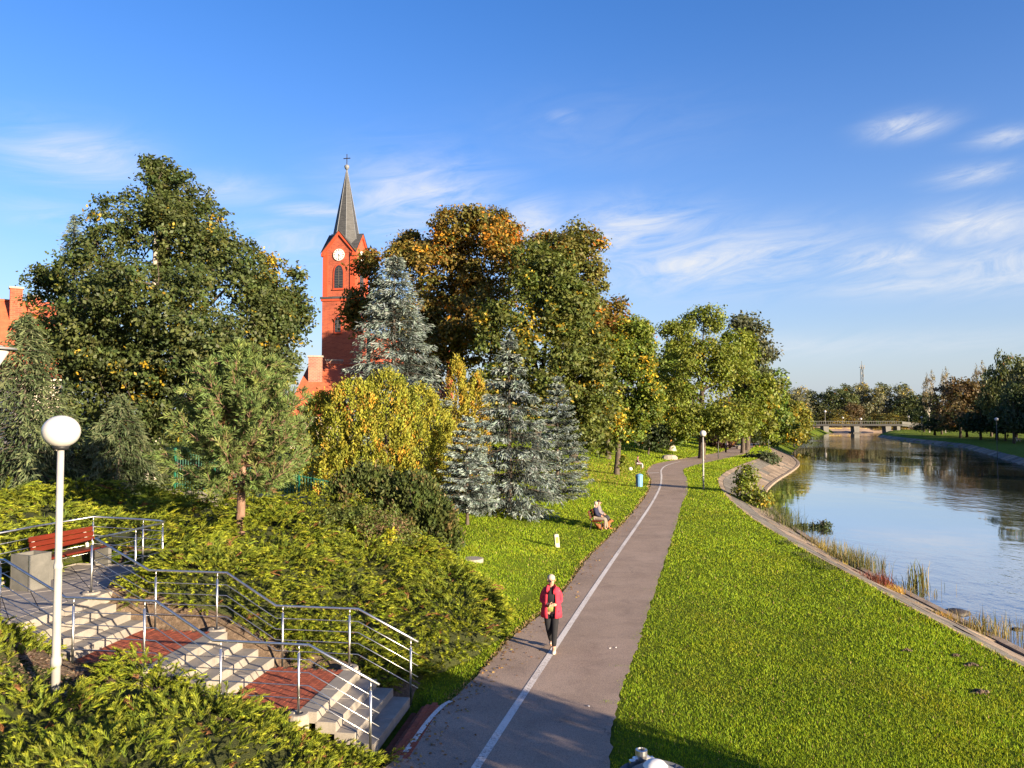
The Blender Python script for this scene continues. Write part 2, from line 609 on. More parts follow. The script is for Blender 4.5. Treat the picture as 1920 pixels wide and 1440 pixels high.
def brick_mat(name, c1, c2, mortar, scale, bw=0.25, bh=0.08):
    m, nt, b = new_mat(name)
    tc = nt.nodes.new('ShaderNodeTexCoord')
    sep = nt.nodes.new('ShaderNodeSeparateXYZ')
    nt.links.new(tc.outputs['Object'], sep.inputs[0])
    add = nt.nodes.new('ShaderNodeMath')
    nt.links.new(sep.outputs[0], add.inputs[0])
    nt.links.new(sep.outputs[1], add.inputs[1])
    cb = nt.nodes.new('ShaderNodeCombineXYZ')
    nt.links.new(add.outputs[0], cb.inputs[0])
    nt.links.new(sep.outputs[2], cb.inputs[1])
    br = nt.nodes.new('ShaderNodeTexBrick')
    nt.links.new(cb.outputs[0], br.inputs['Vector'])
    br.inputs['Color1'].default_value = (*c1, 1)
    br.inputs['Color2'].default_value = (*c2, 1)
    br.inputs['Mortar'].default_value = (*mortar, 1)
    br.inputs['Scale'].default_value = scale
    br.inputs['Mortar Size'].default_value = 0.012
    br.inputs['Brick Width'].default_value = bw
    br.inputs['Row Height'].default_value = bh
    wear = noise(nt, 0.7, 5.0, 0.65)
    c = mixc(nt, 0.5, br.outputs[0], ramp(nt, wear, [(0.3, (0.55, 0.5, 0.5)), (0.6, (1.1, 1.1, 1.1))]), 'MULTIPLY')
    nt.links.new(c, b.inputs['Base Color'])
    b.inputs['Roughness'].default_value = 0.85
    bump(nt, b, br.outputs[1], -0.3, 0.02)
    return m


def roof_mat(name, c1, c2, row=0.32, wave=0.24, axis=0):
    m, nt, b = new_mat(name)
    tc = nt.nodes.new('ShaderNodeTexCoord')
    sep = nt.nodes.new('ShaderNodeSeparateXYZ')
    nt.links.new(tc.outputs['Object'], sep.inputs[0])
    mz = nt.nodes.new('ShaderNodeMath')
    mz.operation = 'MULTIPLY'
    nt.links.new(sep.outputs[2], mz.inputs[0])
    mz.inputs[1].default_value = 1.0 / row
    fr = nt.nodes.new('ShaderNodeMath')
    fr.operation = 'FRACT'
    nt.links.new(mz.outputs[0], fr.inputs[0])
    mx = nt.nodes.new('ShaderNodeMath')
    mx.operation = 'MULTIPLY'
    nt.links.new(sep.outputs[axis], mx.inputs[0])
    mx.inputs[1].default_value = 2 * math.pi / wave
    sn = nt.nodes.new('ShaderNodeMath')
    sn.operation = 'SINE'
    nt.links.new(mx.outputs[0], sn.inputs[0])
    ad = nt.nodes.new('ShaderNodeMath')
    ad.operation = 'MULTIPLY_ADD'
    nt.links.new(sn.outputs[0], ad.inputs[0])
    ad.inputs[1].default_value = 0.25
    nt.links.new(fr.outputs[0], ad.inputs[2])
    f = noise(nt, 1.6, 6.0, 0.75)
    c = ramp(nt, f, [(0.3, c1), (0.7, c2)])
    nt.links.new(c, b.inputs['Base Color'])
    b.inputs['Roughness'].default_value = 0.8
    bump(nt, b, ad.outputs[0], -0.9, 0.08)
    return m


M['asphalt'] = asphalt_mat()
M['line'] = line_mat()
M['lawn'] = lawn_mat()
M['water'] = water_mat()
M['tower_brick'] = brick_mat('tower_brick', (0.36, 0.074, 0.030), (0.25, 0.046, 0.022), (0.34, 0.12, 0.07), 1.0, 0.5, 0.16)
M['old_brick'] = brick_mat('old_brick', (0.30, 0.115, 0.075), (0.20, 0.075, 0.055), (0.30, 0.22, 0.17), 1.0, 0.34, 0.13)
M['roof_tile'] = roof_mat('roof_tile', (0.26, 0.055, 0.022), (0.46, 0.11, 0.045))
M['slate'] = nmat('spire_slate', [(0.3, (0.036, 0.037, 0.039)), (0.7, (0.078, 0.078, 0.08))], 1.2, 0.6, 10, 0.3, 0.03, stretch=(1, 1, 5), fine=(6, .3))

# ------------------------------------------------------------------ the lie of the land
PL = np.array([(-2.3, 2), (-2.2, 9), (-1.75, 12.4), (-1.15, 14.4), (-0.35, 17.2), (0, 18.56), (1.2, 22), (3.07, 29.5), (5.3, 37.2), (7.4, 45), (9.2, 52.2),
               (11.2, 62), (12.5, 71.3), (14.9, 81), (18.5, 88), (23.6, 97), (29.6, 108), (36, 125), (47, 151), (63, 190)])
PR = np.array([(.9, 2), (1.2, 9), (1.5, 12), (1.9, 14.2), (2.6, 16.8), (3.1, 18.7), (3.95, 22), (5.9, 29.5), (7.9, 37.2), (10, 45.5), (12.2, 53.5),
               (14.3, 63), (16.2, 73), (18.8, 79.5), (22, 85.5), (26.2, 93), (31.8, 104), (37.8, 121), (49, 148), (65, 188)])
BANK = np.array([(-60, 10.0), (0, 10.6), (16, 10.8), (21, 11), (35, 11.8), (46, 13.1), (60, 15.9), (68, 18.3), (80, 23.5), (92, 29.4), (105, 35.4), (112, 37.8), (121, 40.4), (130, 43.4), (168, 59.5),
                 (225, 84), (255, 99), (300, 125), (340, 150), (3000, 1500)])
RBANK = np.array([(-60, 10), (0, 29), (25, 37), (60, 50), (95, 64.5), (160, 93), (200, 101), (226, 107), (260, 124), (300, 150), (340, 175), (3000, 1520)])
WATER_Z = -1.5
STAIR_O = np.array([-1.89, 14.43])
STAIR_A = np.array([-0.989, 0.146])
STAIR_N = np.array([-0.146, -0.989])
STAIR_ROT = math.atan2(STAIR_A[1], STAIR_A[0])


def smooth(a, b, x):
    t = np.clip((x - a) / (b - a), 0, 1)
    return t * t * (3 - 2 * t)


def xl(y):
    return np.interp(y, PL[:, 1], PL[:, 0])


def xr(y):
    return np.interp(y, PR[:, 1], PR[:, 0])


def curve(tab, y):
    x = np.interp(y, tab[:, 0], tab[:, 1])
    # soften the polyline
    return (x + np.interp(y - 4, tab[:, 0], tab[:, 1]) + np.interp(y + 4, tab[:, 0], tab[:, 1])) / 3.0


def bank_d(x, y):
    """distance past the top edge of the near bank (positive towards the river)"""
    e = 1.0
    sl = (curve(BANK, y + e) - curve(BANK, y - e)) / (2 * e)
    return (x - curve(BANK, y)) / np.sqrt(1 + sl * sl)


def rbank_d(x, y):
    e = 1.0
    sl = (curve(RBANK, y + e) - curve(RBANK, y - e)) / (2 * e)
    return (x - curve(RBANK, y)) / np.sqrt(1 + sl * sl)


def to_uv(x, y):
    dx, dy = x - STAIR_O[0], y - STAIR_O[1]
    return dx * STAIR_A[0] + dy * STAIR_A[1], dx * STAIR_N[0] + dy * STAIR_N[1]


def from_uv(u, v, z=0.0):
    p = STAIR_O + STAIR_A * u + STAIR_N * v
    return np.array([p[0], p[1], z])


SLOPE_W = 4.0


def G(x, y):
    x = np.asarray(x, dtype=float)
    y = np.asarray(y, dtype=float)
    t = xl(y) - x
    s = 0.285 + (0.065 - 0.285) * smooth(21, 33, y)
    zl = np.clip(s * (t - 0.9), 0, 2.0)
    plat = 2.3 * smooth(-4.5, -15, x) * smooth(0, 14, y)
    z = np.maximum(zl, plat)
    z = z + 0.03
    z = z + (0.035 * np.sin(x * 0.9 + 1.3 * np.sin(y * 0.31)) * np.sin(y * 0.7 + 0.5)) * smooth(0.6, 3.0, np.minimum(np.abs(t), np.abs(x - xr(y)) + 0 * x)) * smooth(0, 1.5, np.maximum(t, x - xr(y)))
    # knoll by the far lawn
    z = z + 0.55 * smooth(0, 9, t) * smooth(75, 100, y) * (1 - smooth(150, 200, y))
    u, v = to_uv(x, y)
    prof = np.interp(u, [-.3, 0, .96, 2.67, 3.63, 5.34, 6.3, 6.6], [0, 0, .45, .6, 1.05, 1.2, 1.62, 1.62]) - 0.18
    k = smooth(-.55, -.15, v) * (1 - smooth(2.2, 2.6, v)) * smooth(-.35, -.15, u) * (u < 6.5)
    z = z * (1 - k) + np.minimum(z, prof) * k
    ter = (u >= 6.5) & (u < 9.1) & (v > -3.4) & (v < 3.2)
    z = np.where(ter, 1.68, z)
    # the river bed between the two banks
    d = bank_d(x, y)
    dr = rbank_d(x, y)
    drop = 0.03 - 0.12 - 1.75 * np.clip(d / SLOPE_W, 0, 1) - 0.8 * np.clip((d - SLOPE_W) / 6, 0, 1)
    rise = -2.3 + 0.6 * np.clip((dr + 4) / 4, 0, 1) + 1.25 * np.clip(dr / 3.0, 0, 1)
    riv = np.where(dr > -4, np.maximum(rise, np.where(dr > 0, -9.0, drop)), drop)
    z = np.where(d > 0.02, riv, z)
    far = smooth(296, 306, y)                   # the river bends out of sight behind the far wood
    z = np.where(d > 0, z * (1 - far) + 0.6 * far, z)
    return z


def hit(px, py):
    d = ray(px, py)
    o = np.array([0, 0, CAM_Z])
    ts = np.concatenate([np.arange(2, 60, 0.03), np.arange(60, 400, 0.3)])
    P = o + ts[:, None] * d
    below = P[:, 2] < G(P[:, 0], P[:, 1])
    i = int(np.argmax(below)) if below.any() else len(ts) - 1
    p = P[i]
    return np.array([p[0], p[1], float(G(p[0], p[1]))])


def base(px, Y):
    """ground point below the pixel column at distance Y"""
    x = at(px, 776, Y)[0]
    return np.array([x, Y, float(G(x, Y))])


def inside(poly, x, y):
    r = np.zeros(x.shape, bool)
    n = len(poly)
    for i in range(n):
        x0, y0 = poly[i][:2]
        x1, y1 = poly[(i + 1) % n][:2]
        c = ((y0 > y) != (y1 > y)) & (x < (x1 - x0) * (y - y0) / ((y1 - y0) if y1 != y0 else 1e-9) + x0)
        r ^= c
    return r


def edge_dist(poly, x, y):
    d = np.full(x.shape, 1e9)
    n = len(poly)
    for i in range(n):
        a = np.array(poly[i][:2], float)
        b = np.array(poly[(i + 1) % n][:2], float)
        ab = b - a
        t = np.clip(((x - a[0]) * ab[0] + (y - a[1]) * ab[1]) / max(ab @ ab, 1e-9), 0, 1)
        d = np.minimum(d, np.hypot(x - a[0] - t * ab[0], y - a[1] - t * ab[1]))
    return d


def vnoise(x, y, s, seed=0):
    """cheap smooth noise -1..1"""
    r = np.random.default_rng(seed)
    o = 0
    for k in range(5):
        a = r.uniform(0, 2 * math.pi)
        f = s * (0.7 + 0.75 * k)
        o = o + np.sin((x * math.cos(a) + y * math.sin(a)) * f + r.uniform(0, 6.28) + 1.2 * np.sin((x * math.sin(a) - y * math.cos(a)) * f * 0.6)) / (1 + 0.6 * k)
    return o / 2.3


def build_ground():
    xs = np.concatenate([[-2500, -1200, -600, -300, -180, -120], np.arange(-90, -18, 3), np.arange(-18, -10.4, .55), np.arange(-10.2, -1.2, .17), np.arange(-1.0, 47, .58), np.arange(47, 175, 2.2), [185, 200, 230, 280, 360, 500, 800, 1400, 3000]])
    ys = np.concatenate([[-400, -150, -60, -30, -12, -4], np.arange(0, 11.4, .6), np.arange(11.5, 19.6, .17), np.arange(20, 60, .58), np.arange(60, 135, 1.0), np.arange(135, 345, 3.0), [360, 400, 460, 560, 750, 1100, 1800, 4000]])
    X, Y = np.meshgrid(xs, ys)
    Z = G(X, Y)
    nx, ny = len(xs), len(ys)
    V = np.stack([X, Y, Z], -1).reshape(-1, 3)
    i = np.arange(nx * ny).reshape(ny, nx)
    F = np.stack([i[:-1, :-1], i[:-1, 1:], i[1:, 1:], i[1:, :-1]], -1).reshape(-1, 4)
    me = bpy.data.meshes.new('ground')
    me.vertices.add(len(V))
    me.vertices.foreach_set('co', V.astype(np.float32).reshape(-1))
    me.loops.add(F.size)
    me.loops.foreach_set('vertex_index', F.astype(np.int32).reshape(-1))
    me.polygons.add(len(F))
    me.polygons.foreach_set('loop_start', np.arange(0, F.size, 4, dtype=np.int32))
    me.update(calc_edges=True)
    me.polygons.foreach_set('use_smooth', np.ones(len(F), bool))
    me.materials.append(M['lawn'])
    o = obj('ground', me)
    tag(o, 'grassy park ground on both banks of the river', 'ground', kind='structure')


build_ground()


def strip(name, Lp, Rp, mat, lift, label, cat, wob=0.0, sub=8, seed=1, kind='structure'):
    n = len(Lp)
    T = np.linspace(0, n - 1, (n - 1) * sub + 1)

    def cr(P):
        out = []
        for t in T:
            i = min(int(t), n - 2)
            f = t - i
            p0, p1, p2, p3 = P[max(i - 1, 0)], P[i], P[i + 1], P[min(i + 2, n - 1)]
            out.append(0.5 * ((2 * p1) + (-p0 + p2) * f + (2 * p0 - 5 * p1 + 4 * p2 - p3) * f * f + (-p0 + 3 * p1 - 3 * p2 + p3) * f ** 3))
        return np.array(out)
    A, B = cr(np.asarray(Lp, float)), cr(np.asarray(Rp, float))
    r = np.random.default_rng(seed)
    if wob:
        A[:, 0] += wob * r.normal(size=len(A)) * .6
        B[:, 0] += wob * r.normal(size=len(B)) * .6
    k = 7
    rows = []
    for j in range(k):
        P = A + (B - A) * j / (k - 1)
        rows.append(P)
    V = []
    for i in range(len(A)):
        for j in range(k):
            x, y = rows[j][i]
            V.append((x, y, float(G(x, y)) + lift))
    F = [(i * k + j, i * k + j + 1, (i + 1) * k + j + 1, (i + 1) * k + j) for i in range(len(A) - 1) for j in range(k - 1)]
    o = obj(name, mesh_from(name, V, F, mat, True))
    return tag(o, label, cat, kind=kind)


strip('path', PL, PR, M['asphalt'], 0.03, 'grey asphalt riverside path with a white line', 'path', wob=0.045, sub=14)


def white_lines():
    pts = [(868, 1482), (895, 1440), (956, 1345), (1020, 1248), (1066, 1178), (1110, 1110), (1154, 1045), (1195, 985), (1224, 945), (1240, 912), (1243, 895), (1236, 880), (1246, 873), (1275, 866)]
    c = np.array([hit(*q)[:2] for q in pts])
    c[1:-1] = .25 * c[:-2] + .5 * c[1:-1] + .25 * c[2:]
    d = np.gradient(c, axis=0)
    d /= np.linalg.norm(d, axis=1, keepdims=True)
    nrm = np.stack([d[:, 1], -d[:, 0]], 1)
    w = 0.07
    strip('line_marking', c - nrm * w, c + nrm * w, M['line'], 0.036, 'worn white centre line painted along the path', 'road marking', sub=14)
    # kerb-side line that rounds the corner at the foot of the steps
    e = np.array([hit(*q)[:2] for q in [(760, 1415), (782, 1385), (806, 1352), (830, 1328), (846, 1318)]])
    d = np.gradient(e, axis=0)
    d /= np.linalg.norm(d, axis=1, keepdims=True)
    nrm = np.stack([d[:, 1], -d[:, 0]], 1)
    strip('line_marking', e - nrm * .045, e + nrm * .045, M['line'], 0.037, 'short curved white edge line at the foot of the steps', 'road marking', sub=6)
    a, b = hit(1213, 887.5), hit(1236, 887)
    strip('line_marking', np.array([a[:2] + (0, .18), b[:2] + (0, .18)]), np.array([a[:2] - (0, .18), b[:2] - (0, .18)]), M['line'], 0.036, 'short white cross line where the path bends', 'road marking', sub=2)


white_lines()


def build_water():
    me = mesh_from('river', [(-5, -60, WATER_Z), (420, -60, WATER_Z), (420, 320, WATER_Z), (-5, 320, WATER_Z)], [(0, 1, 2, 3)], M['water'])
    o = obj('river', me)
    tag(o, 'calm blue river reflecting the sky', 'river', kind='structure')


build_water()


def build_revetment():
    """sloping concrete slabs on the near bank, then on the far bank"""
    rng = np.random.default_rng(5)
    root = thing('bank_revetment', 'sloping concrete slab lining of the near river bank', 'embankment', (11, 20, 0))
    ox, oy = 11, 20
    ys = np.arange(13.0, 128, 0.05)
    xs = curve(BANK, ys)
    s = np.concatenate([[0], np.cumsum(np.hypot(np.diff(xs), np.diff(ys)))])
    pitch = 1.30
    ncol = int(s[-1] / pitch)
    wr = [0.02, .40, 1.45, 2.5, 4.0]
    rowm = ['slab', 'slab_dark', 'slab', 'slab']
    cnt = 0
    extra = MB()
    for c in range(ncol):
        pts = []
        for q in (c * pitch + .012, (c + 1) * pitch - .012):
            y = np.interp(q, s, ys)
            x = np.interp(y, ys, xs)
            sl = (np.interp(y + 1, ys, xs) - np.interp(y - 1, ys, xs)) / 2
            nn = np.array([1, -sl]) / math.hypot(1, sl)
            pts.append((np.array([x, y]), nn))
        for r in range(4):
            j = rng.normal(0, 0.012)
            j2 = rng.normal(0, 0.01)
            vs = []
            for lift in (-0.09, 0.0):
                for (p, nn), w in (((pts[0]), wr[r] + .012), (pts[0], wr[r + 1] - .012), (pts[1], wr[r + 1] - .012), (pts[1], wr[r] + .012)):
                    q = p + nn * w
                    z = 0.03 - 1.75 * w / SLOPE_W + lift + j + (j2 if w > wr[r] + .5 else 0)
                    vs.append((q[0] - ox, q[1] - oy, z))
            fs = [(3, 2, 1, 0), (4, 5, 6, 7), (0, 1, 5, 4), (1, 2, 6, 5), (2, 3, 7, 6), (3, 0, 4, 7)]
            if cnt < 290:
                MB().add(vs, fs).build('slab', M[rowm[r] if rng.random() < .8 else 'slab_dark'], root)
            else:
                extra.add(vs, fs)
            cnt += 1
    if extra.v:
        o = extra.build('distant_slab', M['slab'], root)
        o['kind'] = 'stuff'
    # low kerb at the water's edge
    kb = MB()
    yy = np.arange(12, 128, 1.0)
    kp = []
    for y in yy:
        x = float(curve(BANK, y))
        sl = float(curve(BANK, y + 1) - curve(BANK, y - 1)) / 2
        nn = np.array([1, -sl]) / math.hypot(1, sl)
        q = np.array([x, y]) + nn * 3.38
        kp.append([(q[0] - ox, q[1] - oy, -1.9), (q[0] - ox, q[1] - oy, -1.38), (q[0] + nn[0] * .32 - ox, q[1] + nn[1] * .32 - oy, -1.40), (q[0] + nn[0] * .36 - ox, q[1] + nn[1] * .36 - oy, -1.95)])
    kb.loft(kp, close=True, cap=True)
    kb.build('water_kerb', M['slab'], root)
    # far bank
    root2 = thing('bank_revetment', 'shaded slab lining of the opposite river bank', 'embankment', (64, 95, 0))
    ys = np.arange(70, 236, 0.5)
    xs = curve(RBANK, ys)
    s = np.concatenate([[0], np.cumsum(np.hypot(np.diff(xs), np.diff(ys)))])
    pitch = 1.9
    for c in range(int(s[-1] / pitch)):
        vs = []
        jit = rng.normal(0, .03)
        pp = []
        for q in (c * pitch + .03, (c + 1) * pitch - .03):
            y = np.interp(q, s, ys)
            x = np.interp(y, ys, xs)
            sl = (np.interp(y + 1, ys, xs) - np.interp(y - 1, ys, xs)) / 2
            nn = np.array([1, -sl]) / math.hypot(1, sl)
            pp.append((np.array([x, y]), nn))
        for lift in (-.1, .08):
            for k, w in ((0, -.4), (0, 1.7), (1, 1.7), (1, -.4)):
                p, nn = pp[k]
                q = p + nn * w
                vs.append((q[0] - 64, q[1] - 95, -1.7 + 1.25 * w / 3.0 + lift + jit))
        MB().add(vs, [(0, 1, 2, 3), (7, 6, 5, 4), (4, 5, 1, 0), (5, 6, 2, 1), (6, 7, 3, 2), (7, 4, 0, 3)]).build('slab', M['slab' if rng.random() < .7 else 'slab_dark'], root2)


build_revetment()


# ------------------------------------------------------------------ steps, terrace and railings
RISE, TREAD = 0.15, 0.32
FL = [0.0, 2.67, 5.34]


def build_soil():
    V, F = [], []
    for (u0, u1, v0, v1) in ((.05, 9.5, -.95, -.002), (-.2, 9.5, 2.055, 2.95), (6.0, 9.6, -3.9, -2.72)):
        nu, nv = int((u1 - u0) / .12), 7
        b0 = len(V)
        for i in range(nu + 1):
            for j in range(nv + 1):
                q = from_uv(u0 + (u1 - u0) * i / nu, v0 + (v1 - v0) * j / nv)
                V.append((q[0], q[1], float(G(q[0], q[1])) + .045 + .012 * math.sin(i * 1.7 + j * 2.3)))
        for i in range(nu):
            for j in range(nv):
                a = b0 + i * (nv + 1) + j
                F.append((a, a + 1, a + nv + 2, a + nv + 1))
    o = obj('bed_soil', mesh_from('bed_soil', V, F, M['soil'], True))
    tag(o, 'bare brown soil along the steps and terrace', 'soil', kind='structure')


build_soil()


def build_stairs():
    root = thing('staircase', 'pale concrete garden steps in three flights with red landings', 'staircase', (STAIR_O[0], STAIR_O[1], 0), STAIR_ROT)
    W = 2.05
    for f, u0 in enumerate(FL):
        for k in range(4):
            z = RISE * (f * 4 + k + 1)
            u = u0 + TREAD * k
            joint = 1.02
            for (v0, v1) in ((0.0, joint - .004), (joint + .004, W)):
                MB().box(u, u + TREAD + (.02 if k < 3 else .0), v0, v1, z - RISE - .03, z, 0.008).build('step_block', M['concrete'], root)
    # red pavers on the two landings and at the foot
    pv = mesh_from('paver', MB().box(-.0985, .0985, -.0485, .0485, -.06, 0, .004).v, MB().box(-.0985, .0985, -.0485, .0485, -.06, 0, .004).f, M['paver'])
    r = np.random.default_rng(3)
    for (ua, ub, z) in ((0.96 + TREAD, 2.67, .6), (3.63 + TREAD, 5.34, 1.2)):
        nu = int(round((ub - ua) / .1))
        for i in range(nu):
            uu = ua + (i + .5) * (ub - ua) / nu
            off = 0.1 * (i % 2)
            nv = 10
            for j in range(nv):
                vv = 0.12 + off + j * .2
                if vv > W - .05:
                    continue
                obj('paver', pv, root, (uu, vv, z - .004 + r.normal(0, .0015)), (0, 0, math.pi / 2))
        MB().box(ua + .002, ub - .002, .01, W - .01, z - .12, z - .012).build('bedding', M['soil'], root)
    # foot strip
    for i in range(6):
        for j in range(11):
            uu, vv = -.07 - i * .1, .06 + j * .2 + .1 * (i % 2)
            x, y, _ = from_uv(uu, vv)
            obj('paver', pv, root, (uu, vv, float(G(x, y)) + .035 + r.normal(0, .002)), (0, 0, math.pi / 2))
    return root


build_stairs()


def build_terrace():
    root = thing('terrace', 'small grey paved terrace at the top of the steps', 'terrace', from_uv(6.3, 0, 1.8), STAIR_ROT)
    du = 6.3
    poly = [(6.64 - du, -2.75), (9.0 - du, -2.75), (9.0 - du, 3.0), (6.64 - du, 3.0)]
    s = 0.5
    me = None
    h = s / 2 - .007
    c45 = math.cos(math.pi / 4)
    r = np.random.default_rng(8)
    # square tiles laid on the diagonal, cut at the border
    def clip(pl, f):
        out = []
        for i in range(len(pl)):
            a, b = pl[i], pl[(i + 1) % len(pl)]
            fa, fb = f(a), f(b)
            if fa >= 0:
                out.append(a)
            if (fa >= 0) != (fb >= 0):
                t = fa / (fa - fb)
                out.append((a[0] + (b[0] - a[0]) * t, a[1] + (b[1] - a[1]) * t))
        return out
    x0, x1, y0, y1 = poly[0][0], poly[1][0], -2.75, 3.0
    for i in range(-14, 15):
        for j in range(-14, 15):
            cx, cy = (i - j) * s * c45 + 1.2, (i + j) * s * c45
            sq = [(cx + (a - b) * h * c45, cy + (a + b) * h * c45) for a, b in ((-1, -1), (1, -1), (1, 1), (-1, 1))]
            for f in (lambda p: p[0] - x0, lambda p: x1 - p[0], lambda p: p[1] - y0, lambda p: y1 - p[1]):
                sq = clip(sq, f) if len(sq) > 2 else []
            if len(sq) < 3:
                continue
            ar = abs(sum(sq[k][0] * sq[(k + 1) % len(sq)][1] - sq[(k + 1) % len(sq)][0] * sq[k][1] for k in range(len(sq)))) / 2
            if ar < .004:
                continue
            dz = r.normal(0, .002)
            MB().prism(sq, -.06 + dz, dz).build('paving_tile', M['tile'], root)
    MB().box(x0 + .01, x1 - .01, y0 + .01, y1 - .01, -.2, -.02).build('bedding', M['soil'], root)
    for a in np.arange(-2.75, 3.0, .96):
        MB().box(x1 + .005, x1 + .07, a, min(a + .95, 3.0), -.2, .03, .006).build('edging', M['block'], root)
    for a in np.arange(x0, x1, .8):
        MB().box(a, min(a + .79, x1), y0 - .07, y0 - .005, -.2, .03, .006).build('edging', M['block'], root)
    for a in np.arange(-2.75, 0, .92):
        MB().box(x0 - .30, x0 - .005, a, min(a + .91, -.02), -.2, .004, .006).build('edging', M['block'], root)


build_terrace()


def rail_z(u):
    """ground level that the handrail follows"""
    return np.interp(u, [-.6, 0.0, 1.05, 2.70, 3.72, 5.37, 6.55, 12], [-.05, 0.05, .6, .6, 1.2, 1.2, 1.8, 1.8])


def build_rail(label, path, posts, blocks, hgt=1.1):
    """path: [(u,v,z)] line of the foot of the rail"""
    root = thing('handrail', label, 'railing', from_uv(path[0][0], path[0][1], path[0][2]), 0)
    o = np.array(root.location)

    def W(u, v, z):
        p = from_uv(u, v, z)
        return (p[0] - o[0], p[1] - o[1], p[2] - o[2])
    MB().tube([W(u, v, z + hgt) for u, v, z in path], 0.0225, 10).build('top_rail', M['steel'], root, True)
    for k in range(4):
        dz = hgt - .235 - .205 * k
        MB().tube([W(u, v, z + dz) for u, v, z in path if True], 0.0085, 6).build('wire', M['steel'], root, True)
    for (u, v, z) in posts:
        b = -.1
        p = W(u, v, z)
        MB().tube([(p[0], p[1], p[2] + b), (p[0], p[1], p[2] + hgt - .13)], 0.021, 10).tube([(p[0], p[1], p[2] + hgt - .13), (p[0], p[1], p[2] + hgt)], 0.009, 8).build('post', M['steel'], root, True)
    for (u, v, z, rr) in blocks:
        p = W(u, v, z)
        mb = MB()
        mb.lathe([(rr, -.34), (rr, -.02), (rr - .02, 0.0), (rr * .45, 0.0), (rr * .42, -.025)], 18, p)
        mb.build('footing', M['block'], root, False)


def make_rails():
    def run(v, us):
        return [(u, v, float(rail_z(u))) for u in us]
    key = [-.12, 1.05, 2.70, 3.72, 5.37, 6.55]
    # far side: terrace back, bend, then down the steps
    bend = [(6.60 + .0, -2.2), (6.66, -2.45), (6.85, -2.62)]
    up = [(6.55, -.12, 1.8), (6.5, -.9, 1.8), (6.52, -1.9, 1.8)] + [(u - .1, v, 1.8) for u, v in bend] + [(7.3, -2.78, 1.8), (8.8, -3.05, 1.8), (8.98, -1.4, 1.8), (9.0, .3, 1.8)]
    path = run(-.12, key) + up[1:]
    posts = [(u, -.12, float(rail_z(u))) for u in (.02, 1.22, 2.56, 3.92, 5.22)] + [(6.62, -.12, 1.8), (6.51, -1.35, 1.8), (6.62, -2.5, 1.8), (7.3, -2.78, 1.8), (8.8, -3.05, 1.8), (8.9, -2.0, 1.8), (8.98, -.4, 1.8)]
    blocks = [(1.22, -.12, .62, .17), (3.92, -.12, 1.22, .17), (6.62, -.12, 1.84, .17), (9.0, -.4, 1.9, .17)]
    build_rail('steel handrail with wires along the far side of the steps, curving round the terrace', path, posts, blocks)
    path = run(2.17, key) + [(6.9, 2.17, 1.8), (9.6, 2.3, 1.9)]
    posts = [(u, 2.17, float(rail_z(u))) for u in (.02, 1.22, 2.56, 3.92, 5.22)] + [(6.62, 2.17, 1.8)]
    blocks = [(1.22, 2.17, .62, .17), (3.92, 2.17, 1.22, .17), (6.62, 2.17, 1.84, .17)]
    build_rail('steel handrail with wires along the near side of the steps, by the globe lamp', path, posts, blocks)


make_rails()

# ------------------------------------------------------------------ trees
def pick_cols(rng, n, pal, jit=0.16):
    pal = np.array(pal)
    c = pal[rng.integers(0, len(pal), n)]
    return np.clip(c * (1 + rng.normal(0, jit, (n, 1))) * (1 + rng.normal(0, jit * .35, (n, 3))), 0.004, 0.9)


OAK = [(.046, .062, .018), (.057, .073, .020), (.039, .055, .017), (.068, .080, .021)]
MAPLE = [(.075, .115, .018), (.095, .135, .020), (.060, .095, .016), (.12, .15, .02)]
LIME = [(.115, .145, .020), (.14, .16, .022), (.095, .122, .018)]
CHEST = [(.115, .088, .017), (.14, .10, .018), (.085, .080, .018), (.155, .105, .019), (.08, .085, .018)]
GREY = [(.075, .085, .045), (.09, .095, .05), (.065, .075, .04)]
DARK = [(.030, .045, .018), (.038, .055, .020), (.026, .038, .016)]
ACC_GOLD = [(.27, .185, .016), (.31, .21, .018), (.23, .17, .016)]
ACC_ORANGE = [(.38, .15, .015), (.33, .12, .015), (.40, .20, .02)]
ACC_RUST = [(.24, .085, .022), (.20, .07, .02), (.28, .12, .025)]


def limbs(mb, p0, p1, r0, r1, rng, sag=0.15, n=6):
    p0, p1 = np.array(p0, float), np.array(p1, float)
    L = np.linalg.norm(p1 - p0)
    off = rng.normal(size=3) * L * 0.06
    pts = []
    for i in range(n):
        t = i / (n - 1)
        p = p0 + (p1 - p0) * t + off * math.sin(math.pi * t)
        p[2] -= sag * L * math.sin(math.pi * t) * (0.5)
        pts.append(p)
    mb.tube(pts, [r0 + (r1 - r0) * (i / (n - 1)) for i in range(n)], 6, cap=False)
    return pts


